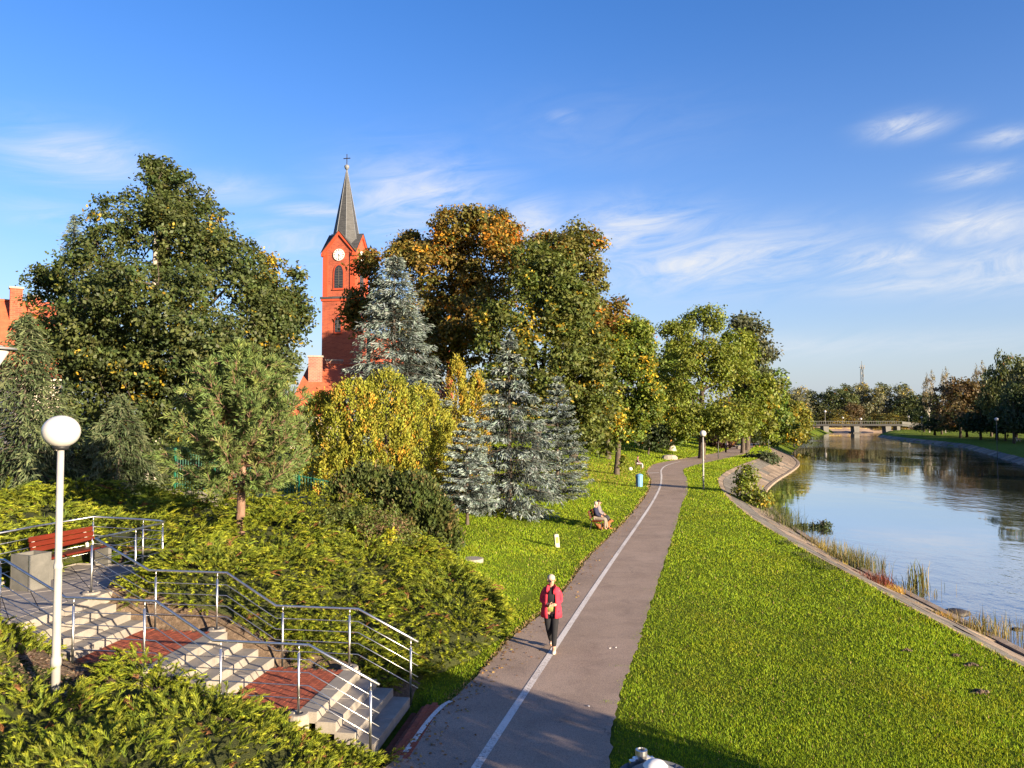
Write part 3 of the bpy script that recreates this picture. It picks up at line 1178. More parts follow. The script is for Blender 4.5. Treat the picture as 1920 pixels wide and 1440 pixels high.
def leaf_cloud(subs, centre, n, leaf, pal, acc, rng, per=22, flat=0.7, spread=1.25, ratio=.62):
    """subs: rows (x,y,z,rx,ry,rz,accent)"""
    S = np.array(subs)
    wgt = (S[:, 3] * S[:, 5])
    wgt = wgt / wgt.sum()
    nc = max(10, n // per)
    idx = rng.choice(len(S), nc, p=wgt)
    out = unit(S[idx, :3] - centre)
    d = unit(rng.normal(size=(nc, 3)) + out * 0.55 + np.array([0, 0, .15]))
    rr = 0.55 + 0.5 * rng.random((nc, 1)) ** 0.7
    C = S[idx, :3] + d * rr * S[idx, 3:6]
    k3 = 2.2 / max(8 * leaf, .9)
    ph = rng.random(4) * 6.28
    fld = np.sin(C[:, 0] * k3 + ph[0] + 1.4 * np.sin(C[:, 2] * k3 * .7 + ph[1])) + np.sin(C[:, 2] * k3 * 1.2 + ph[2] + np.sin(C[:, 1] * k3 + ph[3]))
    ck = rng.random(nc) < np.minimum(.9, S[idx, 6] * 2.2) * np.clip(fld * .8 + .1, 0.02, 1)
    cc = np.where(ck[:, None], pick_cols(rng, nc, acc, .12), pick_cols(rng, nc, pal, .17))
    li = rng.integers(0, nc, n)
    sg = leaf * spread * (0.6 + 0.9 * rng.random((nc, 1)))
    P = C[li] + unit(rng.normal(size=(n, 3))) * (rng.random((n, 1)) ** .5) * 1.75 * sg[li] * np.array([1, 1, flat])
    nrm = unit(0.6 * d[li] + np.array([0, 0, .40]) + 0.55 * rng.normal(size=(n, 3)))
    dd = perp(nrm, rng)
    dd = unit(dd + np.array([0, 0, -.35]))
    s = unit(np.cross(nrm, dd))
    ln = leaf * (0.65 + 0.7 * rng.random(n))
    V = diamonds(P, dd, s, ln, ln * ratio)
    mixk = rng.random(n) < np.where(ck[li], .38, .16)
    col = cc[li].copy()
    stray = rng.random(n) < 0.10 * S[idx, 6][li]
    col[mixk] = pick_cols(rng, int(mixk.sum()), pal, .2)
    if stray.any():
        col[stray] = pick_cols(rng, int(stray.sum()), acc, .15)
    col *= (1 + rng.normal(0, .09, (n, 1)))
    return V, np.clip(col, .004, .9)


def broadleaf(label, bx, Y, lobes, n, leaf, pal, acc=ACC_GOLD, seed=1, group=None, tr=0.35, bark='bark', name='broadleaf_tree', sub=11, bp=None, spread=1.25, subr=.42, leafy=.62, cat='tree', twigs=True):
    rng = np.random.default_rng(seed)
    b = base(bx, Y) if bp is None else np.array(bp, float)
    root = thing(name, label, cat, b, 0, group)
    subs, mains = [], []
    for q in lobes:
        px, py, rx, ry, dy = q[:5]
        ac = q[5] if len(q) > 5 else 0.0
        D = b[1] + dy
        c = at(px, py, D) - b
        Rx, Rz = rx / FPX * D, ry / FPX * D
        Ry = 0.5 * (Rx + Rz)
        mains.append((c, Rx, Rz))
        R = np.array([Rx, Ry, Rz])
        m = sub
        ds = unit(rng.normal(size=(m, 3)) + np.array([0, -.15, .12]))
        for k in range(m):
            rs = subr * (0.65 + 0.65 * rng.random())
            cc = c + ds[k] * R * (1.02 - rs * 0.75)
            subs.append((*cc, *(R * rs), ac))
        subs.append((*c, *(R * 0.62), ac))
    centre = np.mean([m[0] for m in mains], axis=0)
    V, col = leaf_cloud(subs, centre, n, leaf, pal, acc, rng, spread=spread, ratio=leafy)
    cards('crown', V, col, M['leaf'], root)
    # trunk, limbs and branches
    tb = MB()
    topz = max(m[0][2] for m in mains)
    tz = min(m[0][2] - m[2] for m in mains)
    tip = np.array([centre[0], centre[1], centre[2] + 0.45 * (topz - centre[2]) + .3])
    mid = np.array([tip[0] * .35, tip[1] * .3, max(tz, tip[2] * .35)])
    pts = [np.array([0, 0, -.3]), np.array([0, 0, .25]), mid * .5, mid, (mid + tip) / 2 + rng.normal(size=3) * .15, tip]
    tb.tube(pts, [tr * 1.5, tr * 1.08, tr * .95, tr * .8, tr * .5, tr * .16], 9, cap=False)
    tb.build('trunk', M[bark], root, True)
    bb = MB()
    for (c, Rx, Rz) in mains:
        t = 0.25 + 0.5 * rng.random()
        st = mid + (tip - mid) * t * min(1.0, max(.0, (c[2] - mid[2]) / max(tip[2] - mid[2], .1)))
        limbs(bb, st, c, tr * .42, tr * .13, rng)
        if twigs:
            for k in range(6):
                d = unit(rng.normal(size=3) + np.array([0, 0, .4]))
                limbs(bb, c + rng.normal(size=3) * .15 * Rx, c + d * np.array([Rx, Rx, Rz]) * .85, tr * .12, tr * .03, rng, n=4)
    bb.build('branches', M['bark'], root, True)
    return root


def spruce(label, bp, H, R, n_branch, pal, seed, group=None, dens=46, ln=.24, droop=.25, name='spruce_tree', skirt=.04, tipcol=None, power=.85, bark='bark', shag=1.0, wd=.20, tier=0.0, inner=1.0):
    """conifer with whorled boughs, each bough a fan of needle twigs"""
    rng = np.random.default_rng(seed)
    root = thing(name, label, 'tree', bp, 0, group)
    t = skirt + (1 - skirt) * (np.arange(n_branch) + rng.random(n_branch)) / n_branch
    if tier > 0:
        k_ = tier / H
        t = np.clip((np.round(t / k_) + rng.normal(0, .13, n_branch)) * k_, skirt, .985)
    az = np.arange(n_branch) * 2.39996 + rng.normal(0, .35, n_branch)
    L = R * ((1 - t) ** power) * (0.72 + 0.42 * rng.random(n_branch)) + .06 * R * (1 - t) + .12
    low = smooth(skirt, skirt + .10, t)
    L *= .72 + .28 * low
    h = t * H
    rise = (0.30 + 0.9 * t) * .5
    Vs, Cs = [], []
    counts = np.maximum(7, (dens * (L / R) ** 1.1 + 6)).astype(int)
    bi = np.repeat(np.arange(n_branch), counts)
    n = len(bi)
    q = rng.random(n) ** 0.62                     # position along the bough
    dirx, diry = np.cos(az[bi]), np.sin(az[bi])
    rad = L[bi] * q
    side = rng.normal(0, 1, n) * (.20 * L[bi] * (1.05 - q) + .05 * R * .4)
    z = h[bi] + rise[bi] * rad * .55 - droop * L[bi] * (q ** 1.6) + .10 * L[bi] * np.clip(q - .75, 0, 1) * 2
    hang = rng.random(n)
    z = z + np.sin(bi * 2.1) * .02 * R - hang * .16 * (L[bi] ** .6) * shag * .9 + rng.normal(0, .03 * R, n) * .6
    P = np.stack([dirx * rad - diry * side, diry * rad + dirx * side, z], 1)
    outw = np.stack([dirx, diry, 0 * dirx], 1)
    lat = np.stack([-diry, dirx, 0 * dirx], 1) * np.sign(side)[:, None]
    d = unit(outw * .8 + lat * (.35 + .6 * rng.random((n, 1))) + np.stack([0 * dirx, 0 * dirx, -.25 - .9 * hang * shag + .5 * t[bi]], 1) + .28 * rng.normal(size=(n, 3)))
    nn = unit(np.array([0, 0, 1.0]) + .5 * outw + .55 * rng.normal(size=(n, 3)))
    s = unit(np.cross(nn, d))
    l = ln * (.7 + .7 * rng.random(n))
    Vs.append(diamonds(P, d, s, l, l * wd))
    c = pick_cols(rng, n, pal, .14)
    if tipcol is not None:
        k = (q > .72)[:, None] * (rng.random((n, 1)) < .7)
        c = np.where(k, pick_cols(rng, n, tipcol, .14), c)
    c = c * (inner + (1 - inner) * smooth(.35, .75, q))[:, None]  # shade between the tiers put into the colour of needles near the trunk
    Cs.append(c)
    # second crossed card gives each twig body
    s2 = unit(np.cross(s, d))
    Vs.append(diamonds(P + d * l[:, None] * .12, d, unit(s2 + .5 * s), l * .9, l * wd * .8))
    Cs.append(c * (1 + rng.normal(0, .08, (n, 1))))
    # upright leader
    k = 60
    hz = H * (1 - .16 * rng.random(k))
    P = np.stack([rng.normal(0, .02 * R, k), rng.normal(0, .02 * R, k), hz], 1)
    d = unit(np.stack([rng.normal(0, .5, k), rng.normal(0, .5, k), np.ones(k)], 1))
    s = perp(d, rng)
    Vs.append(diamonds(P, d, s, np.full(k, ln * .9), np.full(k, ln * wd)))
    Cs.append(pick_cols(rng, k, tipcol or pal, .12))
    cards('crown', np.concatenate(Vs), np.concatenate(Cs), M['needle'], root)
    MB().tube([(0, 0, -.3), (0, 0, .3), (0, 0, H * .5), (0, 0, H * .985)], [H * .022, H * .017, H * .010, .012], 8).build('trunk', M[bark], root, True)
    bm = MB()
    for i in range(0, n_branch, 2):
        a = az[i]
        pts = [(math.cos(a) * L[i] * f, math.sin(a) * L[i] * f, h[i] + rise[i] * L[i] * f * .55 - droop * L[i] * f ** 1.6) for f in (0, .4, .8)]
        bm.tube(pts, [.012 + .006 * L[i], .01 + .003 * L[i], .006], 4, cap=False)
    bm.build('boughs', M[bark], root)['kind'] = 'stuff'
    return root


def pine(label, bp, H, R, seed):
    rng = np.random.default_rng(seed)
    root = thing('pine_tree', label, 'tree', bp)
    MB().tube([(0, 0, -.3), (.0, 0, .3), (.04, 0, H * .4), (0, .03, H * .75), (.02, 0, H * .98)], [.145, .125, .095, .05, .012], 10).build('trunk', M['pine_bark'], root, True)
    bm = MB()
    Vs, Cs = [], []
    pal = [(.080, .115, .034), (.10, .135, .04), (.068, .10, .031), (.12, .148, .042)]
    nb = 110
    for i in range(nb):
        t = .26 + .72 * (i + rng.random()) / nb
        a = i * 2.39996 + rng.normal(0, .3)
        env = np.interp(t, [.22, .30, .45, .62, .8, .95, 1], [.86, 1.04, 1.0, .78, .46, .18, .06])
        L = R * env * (.72 + .42 * rng.random())
        up = .16 + .62 * t + rng.normal(0, .08) if t > .36 else .02 + .3 * t + rng.normal(0, .08)
        z0 = t * H * .96
        d = np.array([math.cos(a), math.sin(a), up])
        d /= np.linalg.norm(d)
        ln = min(L, (H - z0) * 1.6 + .15)
        pts = [np.array([0, 0, z0]) + d * ln * f + np.array([0, 0, .16 * ln * f * f - .10 * ln * math.sin(math.pi * f)]) for f in (0, .33, .66, 1)]
        bm.tube(pts, [.03 * (1 - t) + .012, .018, .012, .006], 5, cap=False)
        # twigs with tufts
        m = int(6 + 20 * ln / R)
        f = .12 + .88 * rng.random(m) ** .8
        Q = np.array([np.array([0, 0, z0]) + d * ln * ff + np.array([0, 0, .16 * ln * ff * ff - .10 * ln * math.sin(math.pi * ff)]) for ff in f])
        sd = perp(np.repeat(d[None], m, 0), rng)
        tl = (.12 + .34 * rng.random((m, 1))) * (.5 + ln / R * .6)
        td = unit(sd * .8 + d * .7 + np.array([0, 0, .35]))
        T = Q + td * tl
        for k in range(m):
            bm.tube([Q[k], T[k]], [.008, .004], 3, cap=False)
        per = 28
        C = np.repeat(T, per, 0)
        ax = np.repeat(td, per, 0)
        pos = rng.random((m * per, 1))
        C = C - ax * (1 - pos) * np.repeat(tl, per, 0) * .75
        nd = unit(ax * (.55 + .6 * pos) + perp(ax, rng) * .8 + np.array([0, 0, .12]))
        l = .16 * (.7 + .6 * rng.random(m * per))
        s = perp(nd, rng)
        Vs.append(diamonds(C + nd * l[:, None] * .5, nd, s, l, np.full(m * per, .025)))
        cc = np.repeat(pick_cols(rng, m, pal, .13), per, 0) * (1 + rng.normal(0, .12, (m * per, 1)))
        dead = np.repeat((rng.random(m) < .14) & (f < .4), per)
        cc[dead] = (.15, .085, .04)
        Cs.append(cc)
    cards('crown', np.concatenate(Vs), np.clip(np.concatenate(Cs), .004, .9), M['needle'], root)
    bm.build('branches', M['pine_bark'], root)
    return root


def thuja(label, bp, H, R, pal, seed, n=13000, group=None, name='thuja_tree', leaf=.16, acc=None, accp=.12, cat='tree', top=.55, low=.0):
    """dense column of upright scaly sprays with a lumpy outline"""
    rng = np.random.default_rng(seed)
    root = thing(name, label, cat, bp, 0, group)
    nc = n // 26
    t = rng.random(nc) ** .85
    a = rng.random(nc) * 2 * math.pi
    prof = np.interp(t, [0, .06, .2, .5, .75, .9, .96, 1.0], [.72, .9, 1, .96, min(.93, top + .22), top * .8, top * .55, .08])
    lump = 1 + .16 * np.sin(a * 3 + t * 9 + seed) + .10 * np.sin(a * 7 - t * 23 + seed * 2)
    r = R * prof * lump * (.78 + .26 * rng.random(nc))
    C = np.stack([np.cos(a) * r, np.sin(a) * r, low + t * (H - low)], 1)
    outw = np.stack([np.cos(a), np.sin(a), 0 * a], 1)
    cc = pick_cols(rng, nc, pal, .14)
    if acc is not None:
        k = rng.random(nc) < accp * (1 + np.sin(a * 2 + t * 5 + seed))
        cc[k] = pick_cols(rng, int(k.sum()), acc, .12)
    li = rng.integers(0, nc, n)
    P = C[li] + rng.normal(size=(n, 3)) * np.array([.6, .6, 1.15]) * leaf * 1.0
    d = unit(outw[li] * .45 + np.array([0, 0, 1.0]) + .42 * rng.normal(size=(n, 3)))
    s = perp(d, rng)
    l = leaf * (.6 + .7 * rng.random(n))
    V = diamonds(P, d, s, l, l * .5)
    col = cc[li] * (1 + rng.normal(0, .15, (n, 1)))
    cards('crown', V, np.clip(col, .004, .9), M['needle'], root)
    MB().tube([(0, 0, -.2), (0, 0, H * .4), (0, 0, H * .85)], [.12, .08, .02], 7).build('trunk', M['bark'], root, True)
    return root


BLUE = [(.095, .120, .108), (.115, .14, .128), (.08, .104, .092), (.13, .155, .142)]
BLUE_T = [(.19, .225, .21), (.16, .195, .18)]
NORW = [(.045, .062, .028), (.055, .074, .032), (.038, .054, .026)]
NORW_T = [(.11, .13, .06), (.095, .115, .055)]
THU = [(.145, .150, .018), (.17, .168, .020), (.12, .132, .017), (.19, .178, .021)]
THU_O = [(.30, .165, .02), (.26, .135, .02), (.34, .2, .025)]


def build_trees():
    # ---- left group
    broadleaf('huge dark green oak towering behind the terrace, scattered gold leaves', 285, 36, [
        (300, 470, 130, 110, 0, .02), (320, 385, 82, 66, 1, .01), (205, 505, 84, 84, -1, .02), (425, 540, 120, 100, 0, .03), (300, 620, 190, 110, -2, .03),
        (150, 640, 95, 95, -1, .04), (480, 640, 84, 100, 0, .03), (250, 760, 120, 90, -2, .04), (390, 750, 120, 80, -1, .04), (298, 335, 42, 36, 1, .0), (282, 318, 22, 22, 1, 0), (290, 560, 110, 90, -3.5, .03), (390, 640, 100, 80, -3.5, .03), (200, 600, 80, 80, -3, .03), (100, 545, 56, 42, 0, .02), (240, 850, 80, 42, -2.5, .02)],
        108000, .172, OAK, ACC_GOLD, 21, tr=.42, bark='pale_bark', name='oak_tree', sub=13)
    broadleaf('yellowing tree showing behind the shoulder of the big oak', 540, 47, [
        (515, 560, 54, 76, 0, .34), (540, 620, 42, 70, 0, .2), (500, 650, 60, 80, 0, .3), (505, 720, 46, 70, 0, .15)], 12000, .26, OAK, ACC_GOLD, 22, tr=.25, sub=9)
    spruce('tall blue-green spruce top peeping out behind the oak on the far left', base(132, 44), at(132, 405, 44)[2] - base(132, 44)[2], 3.9, 260, [(.075, .105, .075), (.09, .12, .09)], 23, tipcol=[(.13, .165, .14)], dens=40, ln=.34)
    spruce('olive green spruce at the edge of the picture, left of the globe lamp', base(45, 30), at(45, 590, 30)[2] - base(45, 30)[2], 3.3, 300, NORW, 24, tipcol=NORW_T, dens=70, ln=.24, droop=.42, shag=1.5)
    spruce('low dark spruce with drooping boughs right behind the globe lamp', base(225, 31), at(225, 740, 31)[2] - base(225, 31)[2], 2.4, 190, NORW, 25, tipcol=[(.085, .10, .05)], dens=60, ln=.24, droop=.5, shag=1.7)
    b = hit(450, 1012)
    pine('young pine with a bare reddish trunk rising out of the juniper', b, at(440, 640, b[1])[2] - b[2], 1.85, 26)
    # ---- thujas and the dark yew
    for i, (px, Y, py, R, cut) in enumerate([(608, 36, 742, 1.35, 0), (662, 35, 716, 1.55, 0), (724, 35.5, 700, 1.6, 0), (785, 37, 726, 1.5, 1)]):
        b = base(px, Y)
        lab = ['yellow-green thuja at the end of the row beside the pine', 'yellow-green thuja second in the row from the pine', 'tallest yellow-green thuja, third in the row from the pine', 'half shaded yellow-green thuja at the row end beside the blue spruces'][i]
        thuja(lab, b, at(px, py, Y)[2] - b[2], R, THU, 30 + i, 16000, 'yellow-green thujas in a row', acc=THU_O, accp=.08, top=.80, leaf=.13)
    for i, (px, Y, py, R) in enumerate([(855, 47, 672, .95), (893, 47.5, 702, .9), (838, 44, 790, 1.0)]):
        b = base(px, Y)
        lab = ['taller orange-tinged thuja between the blue spruces', 'slim orange thuja tight behind the middle blue spruce', 'low orange-brown thuja at the foot of the big blue spruce'][i]
        thuja(lab, b, at(px, py, Y)[2] - b[2], R, [(.185, .15, .02), (.165, .13, .018), (.17, .16, .02)], 36 + i, 7500, 'orange-tinged thujas', leaf=.16, acc=THU_O, accp=.16)
    yew = [(.030, .044, .012), (.042, .056, .014), (.052, .062, .016)]
    for i, (px, py, top, R, bl) in enumerate([(690, 985, 880, 1.35, 25.5), (770, 1000, 895, 1.25, 25.0), (820, 1015, 940, .7, 24.5)]):
        b = base(px, bl)
        lab = ['bushy dark green yew in front of the yellow thujas, nearer the fence', 'dark green yew beside the lawn with upright shoots', 'small dark yew at the lawn edge beside the blue spruce'][i]
        thuja(lab, b, at(px, top, bl)[2] - b[2], R, yew, 41 + i, 10000 if i < 2 else 4500, 'dark yews', name='yew_shrub', leaf=.13, cat='shrub', top=.62, acc=[(.10, .075, .03)], accp=.12)
    # ---- blue spruces
    b = base(738, 47)
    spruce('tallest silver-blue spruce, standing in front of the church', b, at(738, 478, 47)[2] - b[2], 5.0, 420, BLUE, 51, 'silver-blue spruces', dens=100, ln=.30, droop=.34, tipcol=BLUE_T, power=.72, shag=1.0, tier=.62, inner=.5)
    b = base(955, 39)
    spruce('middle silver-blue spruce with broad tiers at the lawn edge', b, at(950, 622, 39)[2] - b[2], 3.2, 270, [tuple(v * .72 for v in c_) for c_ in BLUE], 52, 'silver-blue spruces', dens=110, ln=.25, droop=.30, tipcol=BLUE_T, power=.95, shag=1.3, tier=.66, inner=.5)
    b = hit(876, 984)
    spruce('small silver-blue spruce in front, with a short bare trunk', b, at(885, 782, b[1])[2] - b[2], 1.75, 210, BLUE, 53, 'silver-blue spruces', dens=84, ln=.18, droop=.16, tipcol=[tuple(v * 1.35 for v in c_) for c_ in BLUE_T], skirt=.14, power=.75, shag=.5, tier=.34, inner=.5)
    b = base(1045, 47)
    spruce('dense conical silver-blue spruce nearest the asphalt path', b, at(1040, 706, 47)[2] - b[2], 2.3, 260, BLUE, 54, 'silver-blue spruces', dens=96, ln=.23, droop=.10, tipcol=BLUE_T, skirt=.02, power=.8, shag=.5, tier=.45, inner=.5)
    # ---- big trees round the church
    broadleaf('broad horse chestnut turning orange, tallest behind the blue spruces', 880, 68, [
        (880, 455, 98, 64, 0, .22), (815, 510, 86, 76, 0, .2), (930, 500, 75, 70, -2, .24), (870, 600, 120, 90, -1, .08), (770, 470, 35, 38, 2, .05), (800, 640, 80, 90, 0, .05)],
        62000, .29, CHEST, ACC_ORANGE, 61, tr=.5, name='chestnut_tree', sub=13)
    broadleaf('tall chestnut with an airy brownish crown beyond the green maple', 1075, 77, [
        (1075, 470, 58, 48, 0, .10), (1090, 530, 50, 56, 0, .08), (1040, 500, 60, 60, 0, .06), (1080, 600, 60, 70, 0, .05)], 22000, .33, [(.09, .09, .02), (.075, .085, .02), (.11, .095, .02)], ACC_ORANGE, 62, tr=.45, name='chestnut_tree', sub=11, spread=1.5)
    broadleaf('full green maple in the middle of the group, yellow at its lower edge', 1000, 60, [
        (1000, 540, 85, 75, 0, .04), (1050, 600, 75, 80, 0, .06), (960, 640, 80, 75, -1, .30), (1020, 700, 95, 80, -1, .12), (1080, 700, 70, 100, 1, .08), (970, 740, 90, 70, -2, .14), (1100, 790, 70, 70, 2, .05)],
        56000, .28, [(.056, .074, .016), (.07, .088, .018), (.085, .10, .02)], ACC_GOLD, 63, tr=.4, name='maple_tree', sub=12)
    broadleaf('rust-coloured tree with bare twigs at its top', 1140, 84, [
        (1140, 600, 46, 40, 0, .75), (1165, 640, 44, 44, 0, .6), (1120, 650, 44, 60, 0, .5)], 8000, .42, CHEST, ACC_RUST, 64, tr=.3, sub=10, spread=1.6)
    broadleaf('dark-leaved tree filling the gap left of the church tower chestnut', 690, 78, [
        (694, 500, 26, 26, 0, .1), (668, 585, 24, 40, 0, .2), (718, 575, 36, 54, 0, .1)], 6500, .40, CHEST, ACC_RUST, 65, tr=.25, sub=8, spread=1.6)
    b = hit(1156, 890)
    broadleaf('yellow-green maple with its trunk on the lawn before the first bend', 1155, b[1], [
        (1180, 650, 46, 50, 0, .12), (1150, 690, 66, 60, 0, .16), (1195, 730, 48, 60, 0, .20), (1140, 765, 62, 50, 0, .22), (1192, 778, 48, 42, 0, .16), (1148, 806, 50, 26, 1, .12), (1195, 625, 26, 30, 0, .05)],
        48000, .25, LIME + MAPLE, [(.34, .24, .02), (.40, .28, .02)], 66, tr=.24, name='maple_tree', bp=b, sub=11)
    MB_s = thing('sucker_shoots', 'leafy suckers sprouting at the maple trunk foot', 'shrub', b + np.array([.45, .1, 0]))
    rr = np.random.default_rng(4)
    V, c = leaf_cloud([(0, 0, .6, .3, .4, .6, .2), (.2, 0, 1.2, .25, .3, .5, .2)], np.array([0, 0, .3]), 420, .2, LIME, ACC_GOLD, rr)
    cards('foliage', V, c, M['leaf'], MB_s)
    # ---- trees by the bend
    b = hit(1316, 860)
    broadleaf('tall airy maple with a dark trunk, rising behind the path lamp', 1316, b[1], [
        (1320, 600, 40, 34, 0, .0), (1290, 660, 50, 46, 0, .02), (1335, 680, 44, 50, 0, .02), (1270, 620, 34, 24, 0, .0), (1370, 700, 40, 50, 0, .03), (1300, 740, 66, 46, 0, .05), (1370, 770, 56, 44, -1, .06), (1290, 790, 56, 34, 0, .04), (1345, 800, 60, 26, 0, .03)],
        34000, .31, LIME, ACC_GOLD, 67, tr=.42, name='maple_tree', bp=b, sub=11, spread=1.55)
    broadleaf('green lime tree with a pale trunk on the rise beyond the bend', 1258, 101, [
        (1258, 700, 40, 60, 0, .0), (1240, 760, 40, 46, 0, .05), (1275, 770, 36, 50, 0, .0), (1250, 805, 46, 28, 0, .04)], 11000, .5, MAPLE, ACC_GOLD, 68, tr=.55, bark='pale_bark', sub=10)
    broadleaf('tall grey-green poplar standing behind the airy maple', 1400, 112, [
        (1400, 625, 34, 34, 0, 0), (1420, 670, 34, 34, 0, 0), (1395, 690, 40, 46, 0, 0), (1430, 720, 28, 34, 0, 0)], 9000, .48, GREY, ACC_GOLD, 69, tr=.4, sub=10, spread=1.5, name='poplar_tree')
    broadleaf('bright green tree leaning over the path past the maple', 1392, 104, [
        (1385, 680, 36, 60, 0, .02), (1405, 740, 50, 46, 0, .05), (1370, 790, 48, 36, 0, .02), (1425, 780, 40, 46, 0, .03)], 15000, .45, LIME, ACC_GOLD, 70, tr=.3, sub=10)
    broadleaf('dark green tree at the water side of the far path', 1440, 128, [
        (1445, 740, 34, 44, 0, .02), (1460, 790, 34, 40, 0, .08), (1430, 800, 34, 30, 0, .03)], 9000, .5, MAPLE, ACC_GOLD, 71, tr=.3, sub=9)
    broadleaf('golden-green willow bush hanging over the water', 1488, 152, [
        (1478, 780, 30, 38, 0, .25), (1500, 790, 26, 34, 3, .45), (1480, 818, 30, 22, -3, .3), (1508, 810, 16, 20, 4, .3)], 9000, .5, [(.12, .125, .02), (.15, .14, .022), (.10, .11, .02)], ACC_GOLD, 72, tr=.15, sub=9, name='willow_bush', cat='bush')
    for i, (px, Y, py, rr_, lab) in enumerate([(1345, 118, 815, 30, 'purple-leaved bush under the airy maple'), (1400, 121, 812, 30, 'low green bush where the path leaves the lawn'), (1215, 92, 812, 34, 'dark bush behind the yellow-green maple')]):
        broadleaf(lab, px, Y, [(px, py, rr_, 20, 0, .1), (px + 14, py + 8, rr_ * .7, 16, 0, .1)], 3000, .45, [[(.05, .028, .03), (.06, .035, .035)], DARK, DARK][i], ACC_RUST, 80 + i, tr=.1, name='bush', cat='bush', sub=7, twigs=False)


build_trees()


# ------------------------------------------------------------------ far trees
def far_proto(seed, pal, acc, ac, kind):
    rng = np.random.default_rng(seed)
    subs = []
    if kind == 'round':
        L = [(0, 0, .55, .42, .38), (.2, 0, .7, .28, .26), (-.22, .1, .5, .3, .3), (.1, -.1, .35, .38, .26), (-.1, 0, .8, .2, .18)]
    elif kind == 'tall':
        L = [(0, 0, .6, .26, .36), (.08, 0, .82, .16, .18), (-.12, 0, .45, .26, .26), (.14, 0, .4, .24, .24)]
    else:
        L = [(0, 0, .72, .2, .2), (.12, 0, .86, .15, .13), (-.14, 0, .6, .16, .2), (.16, 0, .6, .14, .16)]
    for (x, y, z, r, rz) in L:
        for k in range(9):
            d = unit(rng.normal(size=3))
            s = .5 * (.6 + .6 * rng.random())
            c = np.array([x, y, z]) + d * np.array([r, r, rz]) * (1 - s * .7)
            subs.append((*c, r * s, r * s, rz * s, ac))
        subs.append((x, y, z, r * .6, r * .6, rz * .6, ac))
    n = {'round': 5200, 'tall': 4200, 'thin': 1700}[kind]
    V, c = leaf_cloud(subs, np.array([0, 0, .5]), n, .045 if kind != 'thin' else .032, pal, acc, rng, per=16, spread=1.1)
    return V, c


PROTO = {}


def far_tree(key, spec, label, px, Y, py, wpx=None, group=None, name='park_tree'):
    b = base(px, Y)
    H = float(at(px, py, Y)[2] - b[2])
    root = thing(name, label, 'tree', b, float(RNG.uniform(-.6, .6)), group)
    if key not in PROTO:
        V, c = far_proto(*spec)
        o = cards('crown', V, c, M['leaf'], root)
        tb = MB().tube([(0, 0, -.03), (0, 0, .2), (.01, 0, .5), (0, 0, .8)], [.028, .02, .014, .004], 6)
        for (x, z) in ((.2, .62), (-.2, .5), (.1, .45), (-.1, .75)):
            tb.tube([(0, 0, .28), (x * .6, 0, z * .75), (x, .05, z)], [.011, .008, .003], 5)
        t = tb.build('trunk', M['pale_bark'] if spec[4] == 'thin' else M['bark'], root, True)
        PROTO[key] = (o.data, t.data)
    else:
        o = obj('crown', PROTO[key][0], root)
        t = obj('trunk', PROTO[key][1], root)
    w = H if wpx is None else wpx / FPX * Y / .62
    for q in (o, t):
        q.scale = (w, w, H)
    return root


